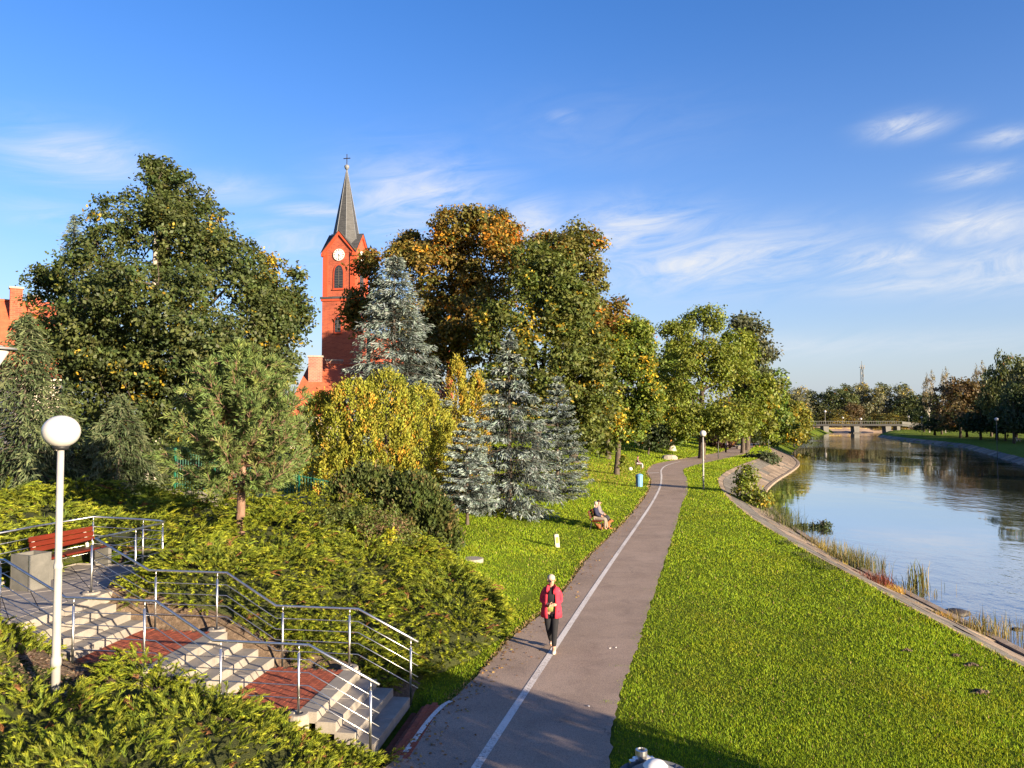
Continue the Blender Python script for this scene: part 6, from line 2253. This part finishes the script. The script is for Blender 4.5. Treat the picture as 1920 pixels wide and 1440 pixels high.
# ------------------------------------------------------------------ far bridge, mast and the viewer's bridge
def far_bridge():
    Y = 272.0
    a, b = at(1455, 797, Y), at(1686, 797, Y)
    z = float(at(1600, 796, Y)[2])
    root = thing('river_bridge', 'long low concrete bridge across the river in the distance', 'bridge', (a[0], Y, 0))
    L = float(b[0] - a[0])
    M['far_concrete'] = nmat('far_concrete', [(0.3, (.11, .108, .10)), (.7, (.16, .155, .145))], 1, .85)
    MB().box(0, L, -2, 2, z - .45, z - .12).build('girder', M['black'], root)
    MB().box(0, L, -2.3, 2.3, z - .118, z + .15).build('deck', M['black'], root)
    ra, rb = L, float(at(1740, 808, Y)[0] - a[0])
    MB().add([(L + .01, -2, z - .5), (rb, -2, .0), (rb, 2, .0), (L + .01, 2, z - .5), (L + .01, -2, z + .15), (rb, -2, .6), (rb, 2, .6), (L + .01, 2, z + .15)], [(0, 3, 2, 1), (4, 5, 6, 7), (0, 1, 5, 4), (1, 2, 6, 5), (2, 3, 7, 6), (3, 0, 4, 7)]).build('ramp', M['dark_pole'], root)
    for k, px in enumerate((1546, 1603, 1662, 1681)):
        x = float(at(px, 800, Y)[0] - a[0])
        w = 1.0 if k < 3 else .6
        mb = MB()
        mb.add([(x - w, -1.5, z - .56), (x + w, -1.5, z - .56), (x + w, 1.5, z - .56), (x - w, 1.5, z - .56), (x - w * .75, -1.5, -2.2), (x + w * .75, -1.5, -2.2), (x + w * .75, 1.5, -2.2), (x - w * .75, 1.5, -2.2)], [(0, 1, 2, 3), (7, 6, 5, 4), (0, 4, 5, 1), (1, 5, 6, 2), (2, 6, 7, 3), (3, 7, 4, 0)])
        mb.build('pier', M['far_concrete'], root)
        if k < 2:
            MB().box(x - w * 1.4, x + w * 1.4, -1.9, 1.9, -2.2, -1.2).build('pier_foot', M['wet_rock'], root)
    me = mesh_from('baluster', MB().box(-.05, .05, -.05, .05, 0, .95).v, MB().box(-.05, .05, -.05, .05, 0, .95).f, M['dark_pole'])
    for i in range(int(L / .8)):
        obj('baluster', me, root, (i * .8, -2.1, z + .16))
    MB().box(0, L, -2.16, -2.04, z + 1.1, z + 1.2).build('rail', M['dark_pole'], root)
    MB().box(0, L, 2.04, 2.16, z + 1.1, z + 1.2).build('rail', M['dark_pole'], root)
    MB().add([(L + .01, -2.1, z + 1.1), (rb, -2.1, 1.6), (rb, -2.0, 1.6), (L + .01, -2.0, z + 1.1), (L + .01, -2.1, z + .2), (rb, -2.1, .65), (rb, -2.0, .65), (L + .01, -2.0, z + .2)], [(0, 1, 2, 3), (7, 6, 5, 4), (0, 4, 5, 1), (1, 5, 6, 2), (2, 6, 7, 3), (3, 7, 4, 0)]).build('ramp_parapet', M['far_concrete'], root)
    # lamps on and behind the bridge
    for i, (px, py, dy, zb) in enumerate([(1547, 771, 0, z + .1), (1580, 783, 14, .5), (1614, 785, 14, .5), (1704, 781, 10, .5)]):
        q = at(px, py, Y + dy)
        globe_lamp(['white globe lamp standing on the far bridge deck', 'tiny globe lamp behind the bridge, left one', 'tiny globe lamp behind the bridge, middle one', 'tiny globe lamp at the end of the bridge ramp'][i], (q[0], Y + dy, zb), float(q[2] - zb) + .3, .42, tall=False, oblate=.95)
    # yellow railings and sand below the bridge
    M['yellow_rail'] = nmat('yellow_rail', [(0.3, (.46, .34, .05)), (.7, (.54, .42, .07))], 3, .6)
    q0, q1 = at(1510, 803, 288), at(1640, 800, 292)
    rt = thing('guard_rail', 'yellow guard rail on the sandy bank seen under the bridge', 'railing', (q0[0], 288, 0))
    Lr = float(q1[0] - q0[0])
    for zq in (float(q0[2]), float(q0[2]) - .5):
        MB().box(0, Lr, -.06, .06, zq - .07, zq + .07).build('rail', M['yellow_rail'], rt)
    for i in range(int(Lr / 2)):
        MB().box(i * 2 - .06, i * 2 + .06, -.06, .06, float(q0[2]) - 1.6, float(q0[2]) + .05).build('post', M['yellow_rail'], rt)
    M['sand'] = nmat('sand', [(0.3, (.30, .21, .15)), (.7, (.42, .31, .22))], .6, .95)
    rng = np.random.default_rng(3)
    V, F = [], []
    nx = 40
    for i in range(nx):
        x = 95 + i * 2.2
        for j, (dy, zz) in enumerate(((0, -1.7), (4, -.8 + .25 * rng.normal()), (9, .1 + .2 * rng.normal()), (16, .75), (30, .8))):
            V.append((x, 281 + dy, zz))
    for i in range(nx - 1):
        for j in range(4):
            F.append((i * 5 + j, (i + 1) * 5 + j, (i + 1) * 5 + j + 1, i * 5 + j + 1))
    o = obj('sand_bank', mesh_from('sand_bank', V, F, M['sand'], True))
    tag(o, 'pale sandy shore under the far bridge', 'shore', kind='structure')


far_bridge()


def mast():
    Y = 460.0
    b = at(1617, 760, Y)
    top = float(at(1617, 677, Y)[2])
    root = thing('radio_mast', 'thin lattice radio mast above the far trees', 'mast', (b[0], Y, 0))
    mb = MB()
    w = .55
    for sx in (-1, 1):
        for sy in (-1, 1):
            mb.tube([(sx * w * 1.5, sy * w * 1.5, 0), (sx * w, sy * w, top * .9)], .14, 4)
    for i in range(26):
        z = i * top * .9 / 26
        z2 = z + top * .9 / 26
        s = 1 if i % 2 else -1
        mb.tube([(-w * s * 1.2, -w * 1.2, z), (w * s * 1.2, -w * 1.2, z2)], .09, 4)
        mb.tube([(w * 1.2, -w * s * 1.2, z), (w * 1.2, w * s * 1.2, z2)], .09, 4)
    mb.build('lattice', M['far_concrete'], root)
    for i, (dx, zt, h) in enumerate(((-1.6, .90, 2.4), (1.6, .90, 2.4), (0, .90, 2.6), (-1.0, .80, 1.6), (1.0, .76, 1.6))):
        MB().box(dx * .7 - .2, dx * .7 + .2, -1.1, -.8, top * zt - h / 2, top * zt + h / 2).build('antenna', M['cap'], root)
    MB().box(-1.3, 1.3, -.8, .8, top * .90 - .2, top * .90).build('platform', M['far_concrete'], root)
    MB().tube([(0, 0, top * .88), (0, 0, top)], .12, 5).build('tip', M['far_concrete'], root)


mast()


def viewer_bridge():
    root = thing('footbridge', 'concrete footbridge the picture is taken from, below the frame', 'bridge', (0, .55, 0), math.radians(-25))
    MB().box(-1.2, 46, -2.6, 0, 3.5, 3.8).build('deck', M['grey_concrete'], root)
    MB().box(-1.2, 46, -.08, -.03, 4.62, 4.67).build('rail', M['steel'], root)
    MB().box(-1.2, 46, -.07, -.04, 4.28, 4.31).build('rail', M['steel'], root)
    for i in range(24):
        MB().box(-1.2 + i * 2, -1.15 + i * 2, -.08, -.03, 3.79, 4.62).build('rail_post', M['steel'], root)
    for x in (8, 40):
        MB().box(x, x + 1, -2.2, -.6, -3, 3.499).build('pier', M['grey_concrete'], root)


viewer_bridge()


def add_shade_tree():  # unseen tree, added so that its shadow falls across the path
    rng = np.random.default_rng(404)
    b = np.array([10.1, 3.5, 0.03])
    root = thing('added_shade_tree', 'small dense unseen tree, added out of frame to shade the path', 'tree', b)
    V, c = leaf_cloud([(0, 0, 2.7, 1.7, 1.7, 1.1, 0), (.7, .4, 2.4, 1.1, 1.1, .9, 0), (-.8, -.4, 2.5, 1.1, 1.1, .9, 0), (-.2, .5, 1.7, 1.2, 1.2, .8, 0)], np.array([0, 0, 2.2]), 7000, .2, MAPLE, ACC_GOLD, rng)
    cards('crown', V, c, M['leaf'], root)
    MB().tube([(0, 0, -.2), (0, 0, 1.2), (.1, 0, 2.6)], [.14, .11, .04], 8).build('trunk', M['bark'], root, True)


add_shade_tree()


# ------------------------------------------------------------------ people and dogs
def cloth(name, c, rough=.85):
    M[name] = nmat(name, [(0.3, tuple(v * .85 for v in c)), (.7, tuple(min(1, v * 1.12) for v in c))], 14, rough, 40, .25, .004)


for _n, _c in (('skin', (.46, .25, .17)), ('hair_white', (.36, .31, .25)), ('hair_dark', (.025, .018, .014)), ('jacket_pink', (.50, .028, .052)), ('black_cloth', (.012, .012, .015)), ('navy', (.018, .02, .045)),
               ('beige', (.20, .165, .13)), ('pale_shoe', (.60, .52, .42)), ('olive_top', (.28, .30, .09)), ('scarf', (.17, .145, .15)), ('grey_jeans', (.30, .30, .32)), ('mauve', (.14, .08, .10)), ('fur_brown', (.21, .08, .028)), ('fur_white', (.7, .68, .64)), ('dark_trousers', (.03, .03, .036)), ('grey_green', (.14, .15, .13))):
    cloth(_n, _c)


def skin(name, J, E, mat, parent, rootj, sub=2, loc=None):
    names = list(J)
    me = bpy.data.meshes.new(name)
    me.from_pydata([J[k][0] for k in names], [(names.index(a), names.index(b)) for a, b in E], [])
    me.materials.append(M[mat])
    o = obj(name, me, parent, loc)
    md = o.modifiers.new('skin', 'SKIN')
    md.use_smooth_shade = True
    for i, k in enumerate(names):
        r = J[k][1]
        me.skin_vertices[0].data[i].radius = (r, r) if not isinstance(r, tuple) else r
        me.skin_vertices[0].data[i].use_root = (k == rootj)
    sd = o.modifiers.new('smooth', 'SUBSURF')
    sd.levels = sub
    sd.render_levels = sub
    return o


def ell(c, rx, ry, n=16, a0=0.0, a1=2 * math.pi, rot=0.0, closed=True):
    ts = np.linspace(a0, a1, n, endpoint=not closed)
    return [(c[0] + rx * math.cos(t + rot), c[1] + ry * math.sin(t + rot), c[2]) for t in ts]


def hand(mbname, wrist, fwd, side, mat, parent, scale=1.0, curl=.5):
    """palm with five bent fingers grown as one skinned mesh"""
    w = np.array(wrist, float)
    f = np.array(fwd, float) / np.linalg.norm(fwd)
    s = np.array(side, float)
    s = s - f * (s @ f)
    s /= np.linalg.norm(s)
    dn = np.cross(f, s)
    J = {'w': (tuple(w), .024 * scale), 'p': (tuple(w + f * .05 * scale), .030 * scale)}
    E = [('w', 'p')]
    for i, (o, L) in enumerate(((-.028, .065), (-.01, .078), (.009, .074), (.027, .058))):
        b = w + f * .085 * scale + s * o * scale
        m = b + (f * (1 - curl * .4) + dn * curl * .6) * L * .55 * scale
        t = m + (f * (.7 - curl * .8) + dn * (.4 + curl)) * L * .5 * scale
        J[f'b{i}'], J[f'm{i}'], J[f't{i}'] = (tuple(b), .0098 * scale), (tuple(m), .0088 * scale), (tuple(t), .0074 * scale)
        E += [('p', f'b{i}'), (f'b{i}', f'm{i}'), (f'm{i}', f't{i}')]
    b = w + f * .03 * scale - s * .036 * scale
    m = b + (f * .6 - s * .5 + dn * .3) * .04 * scale
    t = m + (f * .8 + dn * .5) * .03 * scale
    J['b4'], J['m4'], J['t4'] = (tuple(b), .012 * scale), (tuple(m), .010 * scale), (tuple(t), .008 * scale)
    E += [('w', 'b4'), ('b4', 'm4'), ('m4', 't4')]
    return skin(mbname, J, E, mat, parent, 'w', 1)


def head_parts(parent, c, yaw, pitch, hair, style, s=1.0):
    """face details and hair round the head centre c; face looks along -y before yaw"""
    def T(p):
        x, y, z = p[0] * s, p[1] * s, p[2] * s
        y, z = y * math.cos(pitch) - z * math.sin(pitch), y * math.sin(pitch) + z * math.cos(pitch)
        x, y = x * math.cos(yaw) - y * math.sin(yaw), x * math.sin(yaw) + y * math.cos(yaw)
        return (c[0] + x, c[1] + y, c[2] + z)

    def blob(name, mat, ctr, rx, ry, rz, n=10, cut=None):
        rings = []
        for t in np.linspace(-math.pi / 2 + .05, math.pi / 2 - .05, 9):
            rings.append([T((ctr[0] + rx * math.cos(t) * math.cos(a), ctr[1] + ry * math.cos(t) * math.sin(a), ctr[2] + rz * math.sin(t))) for a in np.linspace(0, 2 * math.pi, n + 1)[:-1]])
        return MB().loft(rings).build(name, M[mat], parent, True)
    blob('nose', 'skin', (0, -.098, -.012), .013, .02, .024)
    for sx in (-1, 1):
        blob('eye', 'black_cloth', (sx * .031, -.088, .012), .012, .008, .007, 8)
        blob('ear', 'skin', (sx * .078, .005, -.005), .012, .02, .03, 8)
    blob('mouth', 'mauve', (0, -.088, -.058), .022, .008, .006, 8)
    if style == 'short':
        blob('hair', hair, (0, .034, .040), .087, .088, .082, 16)
    else:
        blob('hair', hair, (0, .022, .036), .09, .10, .09, 16)
        blob('hair', hair, (0, .075, -.09), .075, .04, .16, 14)


def woman():
    p = hit(1034, 1222)
    root = thing('person', 'walking person in an open pink jacket, black trousers and pale shoes', 'person', (p[0], p[1], p[2] + .03), math.radians(-4))
    # the walker comes towards the camera (-y); x to the right of the picture
    J = {'pelvis': ((0, 0, .90), (.135, .10)), 'waist': ((0, .0, 1.06), (.12, .09)), 'chest': ((0, .01, 1.26), (.15, .10)), 'neck0': ((0, .0, 1.405), .055), 'neck1': ((0, -.015, 1.46), .05), 'head0': ((0, -.03, 1.53), (.07, .082)), 'head1': ((0, -.02, 1.615), (.075, .09)),
         'shL': ((.165, .01, 1.36), .062), 'elL': ((.215, .03, 1.10), .045), 'wrL': ((.06, -.19, 1.045), .03),
         'shR': ((-.165, .01, 1.36), .062), 'elR': ((-.225, .02, 1.10), .045), 'wrR': ((-.045, -.19, 1.06), .03),
         'hipL': ((.085, 0, .86), .095), 'knL': ((.075, -.10, .49), .062), 'anL': ((.055, -.15, .09), .042), 'toL': ((.055, -.28, .04), .04),
         'hipR': ((-.085, 0, .86), .095), 'knR': ((-.06, -.02, .49), .062), 'anR': ((-.015, .26, .13), .042), 'toR': ((-.01, .17, .045), .038)}
    E = [('pelvis', 'waist'), ('waist', 'chest'), ('chest', 'neck0'), ('neck0', 'neck1'), ('neck1', 'head0'), ('head0', 'head1'), ('chest', 'shL'), ('shL', 'elL'), ('elL', 'wrL'), ('chest', 'shR'), ('shR', 'elR'), ('elR', 'wrR'),
         ('pelvis', 'hipL'), ('hipL', 'knL'), ('knL', 'anL'), ('anL', 'toL'), ('pelvis', 'hipR'), ('hipR', 'knR'), ('knR', 'anR'), ('anR', 'toR')]
    skin('body', J, E, 'skin', root, 'pelvis')
    JT = {'pelvis': ((0, 0, .93), (.155, .12)), 'hipL': ((.088, 0, .84), .112), 'knL': ((.075, -.10, .49), .076), 'anL': ((.055, -.15, .11), .058),
          'hipR': ((-.088, 0, .84), .112), 'knR': ((-.06, -.02, .49), .076), 'anR': ((-.015, .25, .15), .056)}
    skin('trousers', JT, [('pelvis', 'hipL'), ('hipL', 'knL'), ('knL', 'anL'), ('pelvis', 'hipR'), ('hipR', 'knR'), ('knR', 'anR')], 'black_cloth', root, 'pelvis')
    # shirt: olive hem and black top
    mb = MB().loft([ell((0, 0, .90), .175, .135), ell((0, 0, 1.0), .168, .13), ell((0, 0, 1.08), .15, .118)])
    mb.build('shirt_hem', M['olive_top'], root, True)
    MB().loft([ell((0, 0, 1.05), .158, .125), ell((0, .0, 1.26), .17, .125), ell((0, .005, 1.39), .12, .085), ell((0, 0, 1.43), .06, .06)]).build('top', M['black_cloth'], root, True)
    # open jacket, front towards -y
    g0, g1 = -math.pi / 2 + .42, 1.5 * math.pi - .42
    rings = []
    for (z, rx, ry, gap, dy) in ((.76, .232, .20, .34, .0), (.86, .226, .19, .38, .0), (1.0, .205, .17, .46, .0), (1.14, .19, .152, .5, .0), (1.28, .19, .142, .46, .005), (1.38, .165, .118, .48, .01), (1.43, .10, .09, .6, .01), (1.465, .085, .085, .75, .01)):
        rings.append(ell((0, dy, z), rx, ry, 26, -math.pi / 2 + gap, 1.5 * math.pi - gap, 0, False))
    j = MB()
    j.loft(rings, close=False, cap=False)
    o = j.build('jacket', M['jacket_pink'], root, True)
    sd = o.modifiers.new('thick', 'SOLIDIFY')
    sd.thickness = .012
    sd.offset = 1
    for s, nm in ((1, 'L'), (-1, 'R')):
        JS = {'a': ((s * .125, .01, 1.375), .062), 'b': ((s * .178, .012, 1.33), .068), 'c': ((s * .215, .03, 1.10), .056), 'd': ((s * .13, -.09, 1.07), .048), 'e': ((s * .085, -.155, 1.06), .044)}
        if s < 0:
            JS['c'] = ((-.228, .03, 1.10), .056)
        skin('sleeve', JS, [('a', 'b'), ('b', 'c'), ('c', 'd'), ('d', 'e')], 'jacket_pink', root, 'b')
        hand('hand', J['wr' + nm][0], (-s * .75, -.35, .05), (0, .4, -1), 'skin', root, 1.0)
    for s in (1, -1):
        MB().loft([[(s * .03, -.085, 1.45), (s * .075, -.05, 1.475), (s * .10, -.02, 1.46), (s * .06, -.10, 1.42)], [(s * .05, -.15, 1.30), (s * .10, -.158, 1.36), (s * .13, -.13, 1.38), (s * .09, -.165, 1.28)]]).build('collar', M['jacket_pink'], root, True)
    for (x, y, z, yaw, pt) in ((.055, -.20, 0.0, 0, 0), (-.013, .215, .03, 0, -.35)):
        sh = []
        for (dy, w, h0) in ((.13, .02, .07), (.10, .042, .085), (.03, .045, .085), (-.05, .05, .06), (-.11, .04, .045), (-.135, .015, .03)):
            q = []
            for a in np.linspace(0, 2 * math.pi, 11)[:-1]:
                yy, zz = dy, .005 + max(0, .5 + .5 * math.sin(a)) * h0
                y2, z2 = yy * math.cos(pt) - zz * math.sin(pt), yy * math.sin(pt) + zz * math.cos(pt)
                q.append((x + w * math.cos(a), y + y2, z + z2 + (.03 if pt else 0)))
            sh.append(q)
        MB().loft(sh).build('shoe', M['pale_shoe'], root, True)
    head_parts(root, (0, -.022, 1.575), .12, .0, 'hair_white', 'short', 1.05)
    return root


woman()


def sitter(label, p, yaw, jacket, trousers, shoe, hair, style, arm='lap', seat=.46):
    """seated person facing local -y; p is the floor point below the hips"""
    root = thing('person', label, 'person', p, yaw)
    s = seat
    kz = s + .06
    J = {'pelvis': ((0, 0, s + .10), (.15, .12)), 'waist': ((0, .03, s + .26), (.14, .11)), 'chest': ((0, .06, s + .46), (.17, .12)), 'neck0': ((0, .045, s + .61), .055), 'neck1': ((0, .03, s + .66), .05), 'head0': ((0, .01, s + .73), (.07, .082)), 'head1': ((0, .02, s + .81), (.075, .09)),
         'shL': ((.175, .06, s + .56), .065), 'elL': ((.23, -.02, s + .30), .05), 'wrL': ((.07, -.22, s + .20), .034), 'shR': ((-.175, .06, s + .56), .065), 'elR': ((-.23, -.02, s + .30), .05), 'wrR': ((-.07, -.22, s + .20), .034),
         'hipL': ((.09, -.03, s + .08), .09), 'knL': ((.11, -.44, kz), .066), 'anL': ((.11, -.50, .09), .045), 'toL': ((.12, -.62, .04), .04), 'hipR': ((-.09, -.03, s + .08), .09), 'knR': ((-.11, -.44, kz), .066), 'anR': ((-.10, -.42, .09), .045), 'toR': ((-.11, -.54, .04), .04)}
    E = [('pelvis', 'waist'), ('waist', 'chest'), ('chest', 'neck0'), ('neck0', 'neck1'), ('neck1', 'head0'), ('head0', 'head1'), ('chest', 'shL'), ('shL', 'elL'), ('elL', 'wrL'), ('chest', 'shR'), ('shR', 'elR'), ('elR', 'wrR'),
         ('pelvis', 'hipL'), ('hipL', 'knL'), ('knL', 'anL'), ('anL', 'toL'), ('pelvis', 'hipR'), ('hipR', 'knR'), ('knR', 'anR'), ('anR', 'toR')]
    skin('body', J, E, 'skin', root, 'pelvis')

    def g(k, d):
        r = J[k][1]
        return (J[k][0], tuple(v + d for v in r) if isinstance(r, tuple) else r + d)
    skin('trousers', {k: g(k, .018) for k in ('pelvis', 'hipL', 'knL', 'anL', 'hipR', 'knR', 'anR')}, [('pelvis', 'hipL'), ('hipL', 'knL'), ('knL', 'anL'), ('pelvis', 'hipR'), ('hipR', 'knR'), ('knR', 'anR')], trousers, root, 'pelvis')
    skin('jacket', {k: g(k, .03) for k in ('pelvis', 'waist', 'chest', 'neck0', 'shL', 'elL', 'wrL', 'shR', 'elR', 'wrR')}, [('pelvis', 'waist'), ('waist', 'chest'), ('chest', 'neck0'), ('chest', 'shL'), ('shL', 'elL'), ('elL', 'wrL'), ('chest', 'shR'), ('shR', 'elR'), ('elR', 'wrR')], jacket, root, 'waist')
    skin('shoes', {'a': g('anL', .0), 'b': g('toL', .016), 'c': g('anR', .0), 'd': g('toR', .016), 'e': (((.0), -.46, .04), .004)}, [('a', 'b'), ('c', 'd')], shoe, root, 'a')
    for s_, nm in ((1, 'L'), (-1, 'R')):
        hand('hand', J['wr' + nm][0], (-s_ * .6, -.6, -.2), (s_ * .3, -.3, -1), 'skin', root, 1.0)
    head_parts(root, (0, .018, s + .775), 0.0, 0.05, hair, style, 1.08)
    root.scale = (.92, .92, .94)
    return root


def dog(label, p, yaw, fur, lying=False, scale=1.0):
    root = thing('dog', label, 'dog', p, yaw)
    k = scale
    h = .16 if lying else .30
    J = {'rump': ((.24, 0, h + .02), (.085, .09)), 'belly': ((.05, 0, h), (.08, .085)), 'chest': ((-.16, 0, h + .01), (.10, .11)), 'neck': ((-.27, 0, h + .12), .06), 'skull': ((-.34, 0, h + .19), .062), 'muz': ((-.44, 0, h + .16), .034), 'nose': ((-.47, 0, h + .155), .026),
         'tail0': ((.33, 0, h + .08), .026), 'tail1': ((.43, .02, h + .18), .018), 'tail2': ((.42, .04, h + .27), .012)}
    E = [('belly', 'rump'), ('belly', 'chest'), ('chest', 'neck'), ('neck', 'skull'), ('skull', 'muz'), ('muz', 'nose'), ('rump', 'tail0'), ('tail0', 'tail1'), ('tail1', 'tail2')]
    for s, n in ((1, 'l'), (-1, 'r')):
        if lying:
            J['fs' + n], J['fe' + n], J['ff' + n] = ((-.17, s * .08, .10), .045), ((-.24, s * .10, .045), .03), ((-.40, s * .09, .03), .026)
            J['hs' + n], J['hk' + n], J['hf' + n] = ((.22, s * .09, .11), .06), ((.08, s * .14, .06), .04), ((.20, s * .16, .03), .026)
            E += [('chest', 'fs' + n), ('fs' + n, 'fe' + n), ('fe' + n, 'ff' + n), ('rump', 'hs' + n), ('hs' + n, 'hk' + n), ('hk' + n, 'hf' + n)]
        else:
            J['fs' + n], J['fe' + n], J['fw' + n], J['ff' + n] = ((-.17, s * .06, h - .05), .042), ((-.14, s * .065, .19), .03), ((-.165, s * .065, .09), .022), ((-.185, s * .065, .022), .024)
            J['hs' + n], J['hk' + n], J['hh' + n], J['hf' + n] = ((.24, s * .06, h - .03), .058), ((.18, s * .07, .19), .038), ((.29, s * .07, .11), .024), ((.26, s * .07, .022), .024)
            E += [('chest', 'fs' + n), ('fs' + n, 'fe' + n), ('fe' + n, 'fw' + n), ('fw' + n, 'ff' + n), ('rump', 'hs' + n), ('hs' + n, 'hk' + n), ('hk' + n, 'hh' + n), ('hh' + n, 'hf' + n)]
        J['ear' + n], J['ect' + n] = ((-.325, s * .055, h + .235), .022), ((-.315, s * .085, h + .20), .014)
        E += [('skull', 'ear' + n), ('ear' + n, 'ect' + n)]
    J = {q: ((v[0][0] * k, v[0][1] * k, v[0][2] * k), tuple(x * k for x in v[1]) if isinstance(v[1], tuple) else v[1] * k) for q, v in J.items()}
    skin('body', J, E, fur, root, 'belly')
    return root


def bench_people():
    # bench with the couple: faces the path and river
    p = hit(1117, 990)
    th = math.atan2(2.3, 7.6)              # path direction from +y
    fx, fy = math.cos(th), -math.sin(th)   # facing
    yaw = math.atan2(fy, fx) - math.pi / 2
    wood_bench('park bench carrying the couple, facing the path', p, yaw, 1.7)
    ax = np.array([math.cos(yaw), math.sin(yaw)])
    fr = np.array([fx, fy])
    py = yaw + math.pi
    # nearer one sits at the end towards the camera
    e = ax if ax[1] < 0 else -ax
    a = p[:2] + e * .38 + fr * .12
    b = p[:2] - e * .35 + fr * .12
    sitter('white-haired person in navy jacket and beige trousers, nearer one on the bench', (a[0], a[1], p[2]), py, 'navy', 'beige', 'black_cloth', 'hair_white', 'long')
    sitter('dark-haired person in pale scarf and dark trousers, farther one on the bench', (b[0], b[1], p[2]), py, 'scarf', 'dark_trousers', 'black_cloth', 'hair_dark', 'short')
    q = hit(1131, 993)
    dog('small ginger dog lying at the feet of the couple on the bench', q, math.radians(200), 'fur_brown', True, 1.15)
    # second bench
    p = hit(1194, 879)
    th = math.atan2(1.6, 9)
    fx, fy = math.cos(th), -math.sin(th)
    yaw = math.atan2(fy, fx) - math.pi / 2
    wood_bench('red bench farther along, with one sitter', p, yaw, 1.6)
    fr = np.array([fx, fy])
    c = p[:2] + fr * .12
    sitter('long-haired person in mauve jacket and pale jeans alone on a bench', (c[0], c[1], p[2]), yaw + math.pi, 'mauve', 'grey_jeans', 'black_cloth', 'hair_dark', 'long')
    q = hit(1182, 882)
    r = np.random.default_rng(2)
    o = MB().loft([[(math.cos(a) * rr, math.sin(a) * rr * .8, z) for a in np.linspace(0, 2 * math.pi, 9)[:-1]] for rr, z in ((.16, 0), (.2, .12), (.15, .26), (.04, .30))]).build('carrier_bag', M['white_paint'], None, True, q)
    tag(o, 'small white carrier bag on the grass behind the far bench', 'bag')
    # standing person far off
    p = hit(1361, 849)
    root = thing('person', 'person in dark clothes with pale hair standing at the far path edge', 'person', p, math.radians(60))
    J = {'pelvis': ((0, 0, .92), (.15, .12)), 'chest': ((0, .01, 1.28), (.18, .13)), 'neck': ((0, 0, 1.46), .055), 'head0': ((0, -.02, 1.55), .08), 'head1': ((0, -.02, 1.64), .085), 'shL': ((.18, 0, 1.40), .07), 'elL': ((.24, .02, 1.13), .055), 'wrL': ((.16, -.16, 1.0), .04), 'shR': ((-.18, 0, 1.40), .07), 'elR': ((-.24, .02, 1.13), .055), 'wrR': ((-.16, -.16, 1.0), .04),
         'hipL': ((.09, 0, .88), .1), 'knL': ((.09, -.03, .49), .07), 'anL': ((.09, 0, .09), .05), 'toL': ((.09, -.13, .04), .045), 'hipR': ((-.09, 0, .88), .1), 'knR': ((-.09, .0, .49), .07), 'anR': ((-.09, .05, .09), .05), 'toR': ((-.09, -.08, .04), .045)}
    E = [('pelvis', 'chest'), ('chest', 'neck'), ('neck', 'head0'), ('head0', 'head1'), ('chest', 'shL'), ('shL', 'elL'), ('elL', 'wrL'), ('chest', 'shR'), ('shR', 'elR'), ('elR', 'wrR'), ('pelvis', 'hipL'), ('hipL', 'knL'), ('knL', 'anL'), ('anL', 'toL'), ('pelvis', 'hipR'), ('hipR', 'knR'), ('knR', 'anR'), ('anR', 'toR')]
    skin('body', J, E, 'skin', root, 'pelvis')
    skin('jacket', {k: (J[k][0], tuple(v + .03 for v in J[k][1]) if isinstance(J[k][1], tuple) else J[k][1] + .025) for k in ('pelvis', 'chest', 'shL', 'elL', 'wrL', 'shR', 'elR', 'wrR')}, [e for e in E if all(k in ('pelvis', 'chest', 'shL', 'elL', 'wrL', 'shR', 'elR', 'wrR') for k in e)], 'navy', root, 'pelvis')
    leg = ('pelvis', 'hipL', 'knL', 'anL', 'toL', 'hipR', 'knR', 'anR', 'toR')
    skin('trousers', {k: (J[k][0], tuple(v + .02 for v in J[k][1]) if isinstance(J[k][1], tuple) else J[k][1] + .02) for k in leg}, [e for e in E if all(k in leg for k in e)], 'black_cloth', root, 'pelvis')
    head_parts(root, (0, -.02, 1.60), 0, 0, 'hair_white', 'short', 1.08)
    q = base(1908, 98)
    q = hit(1909, 828)
    dog('small white dog on the shaded lawn of the opposite bank', q, math.radians(10), 'fur_white', False, 1.7)


bench_people()
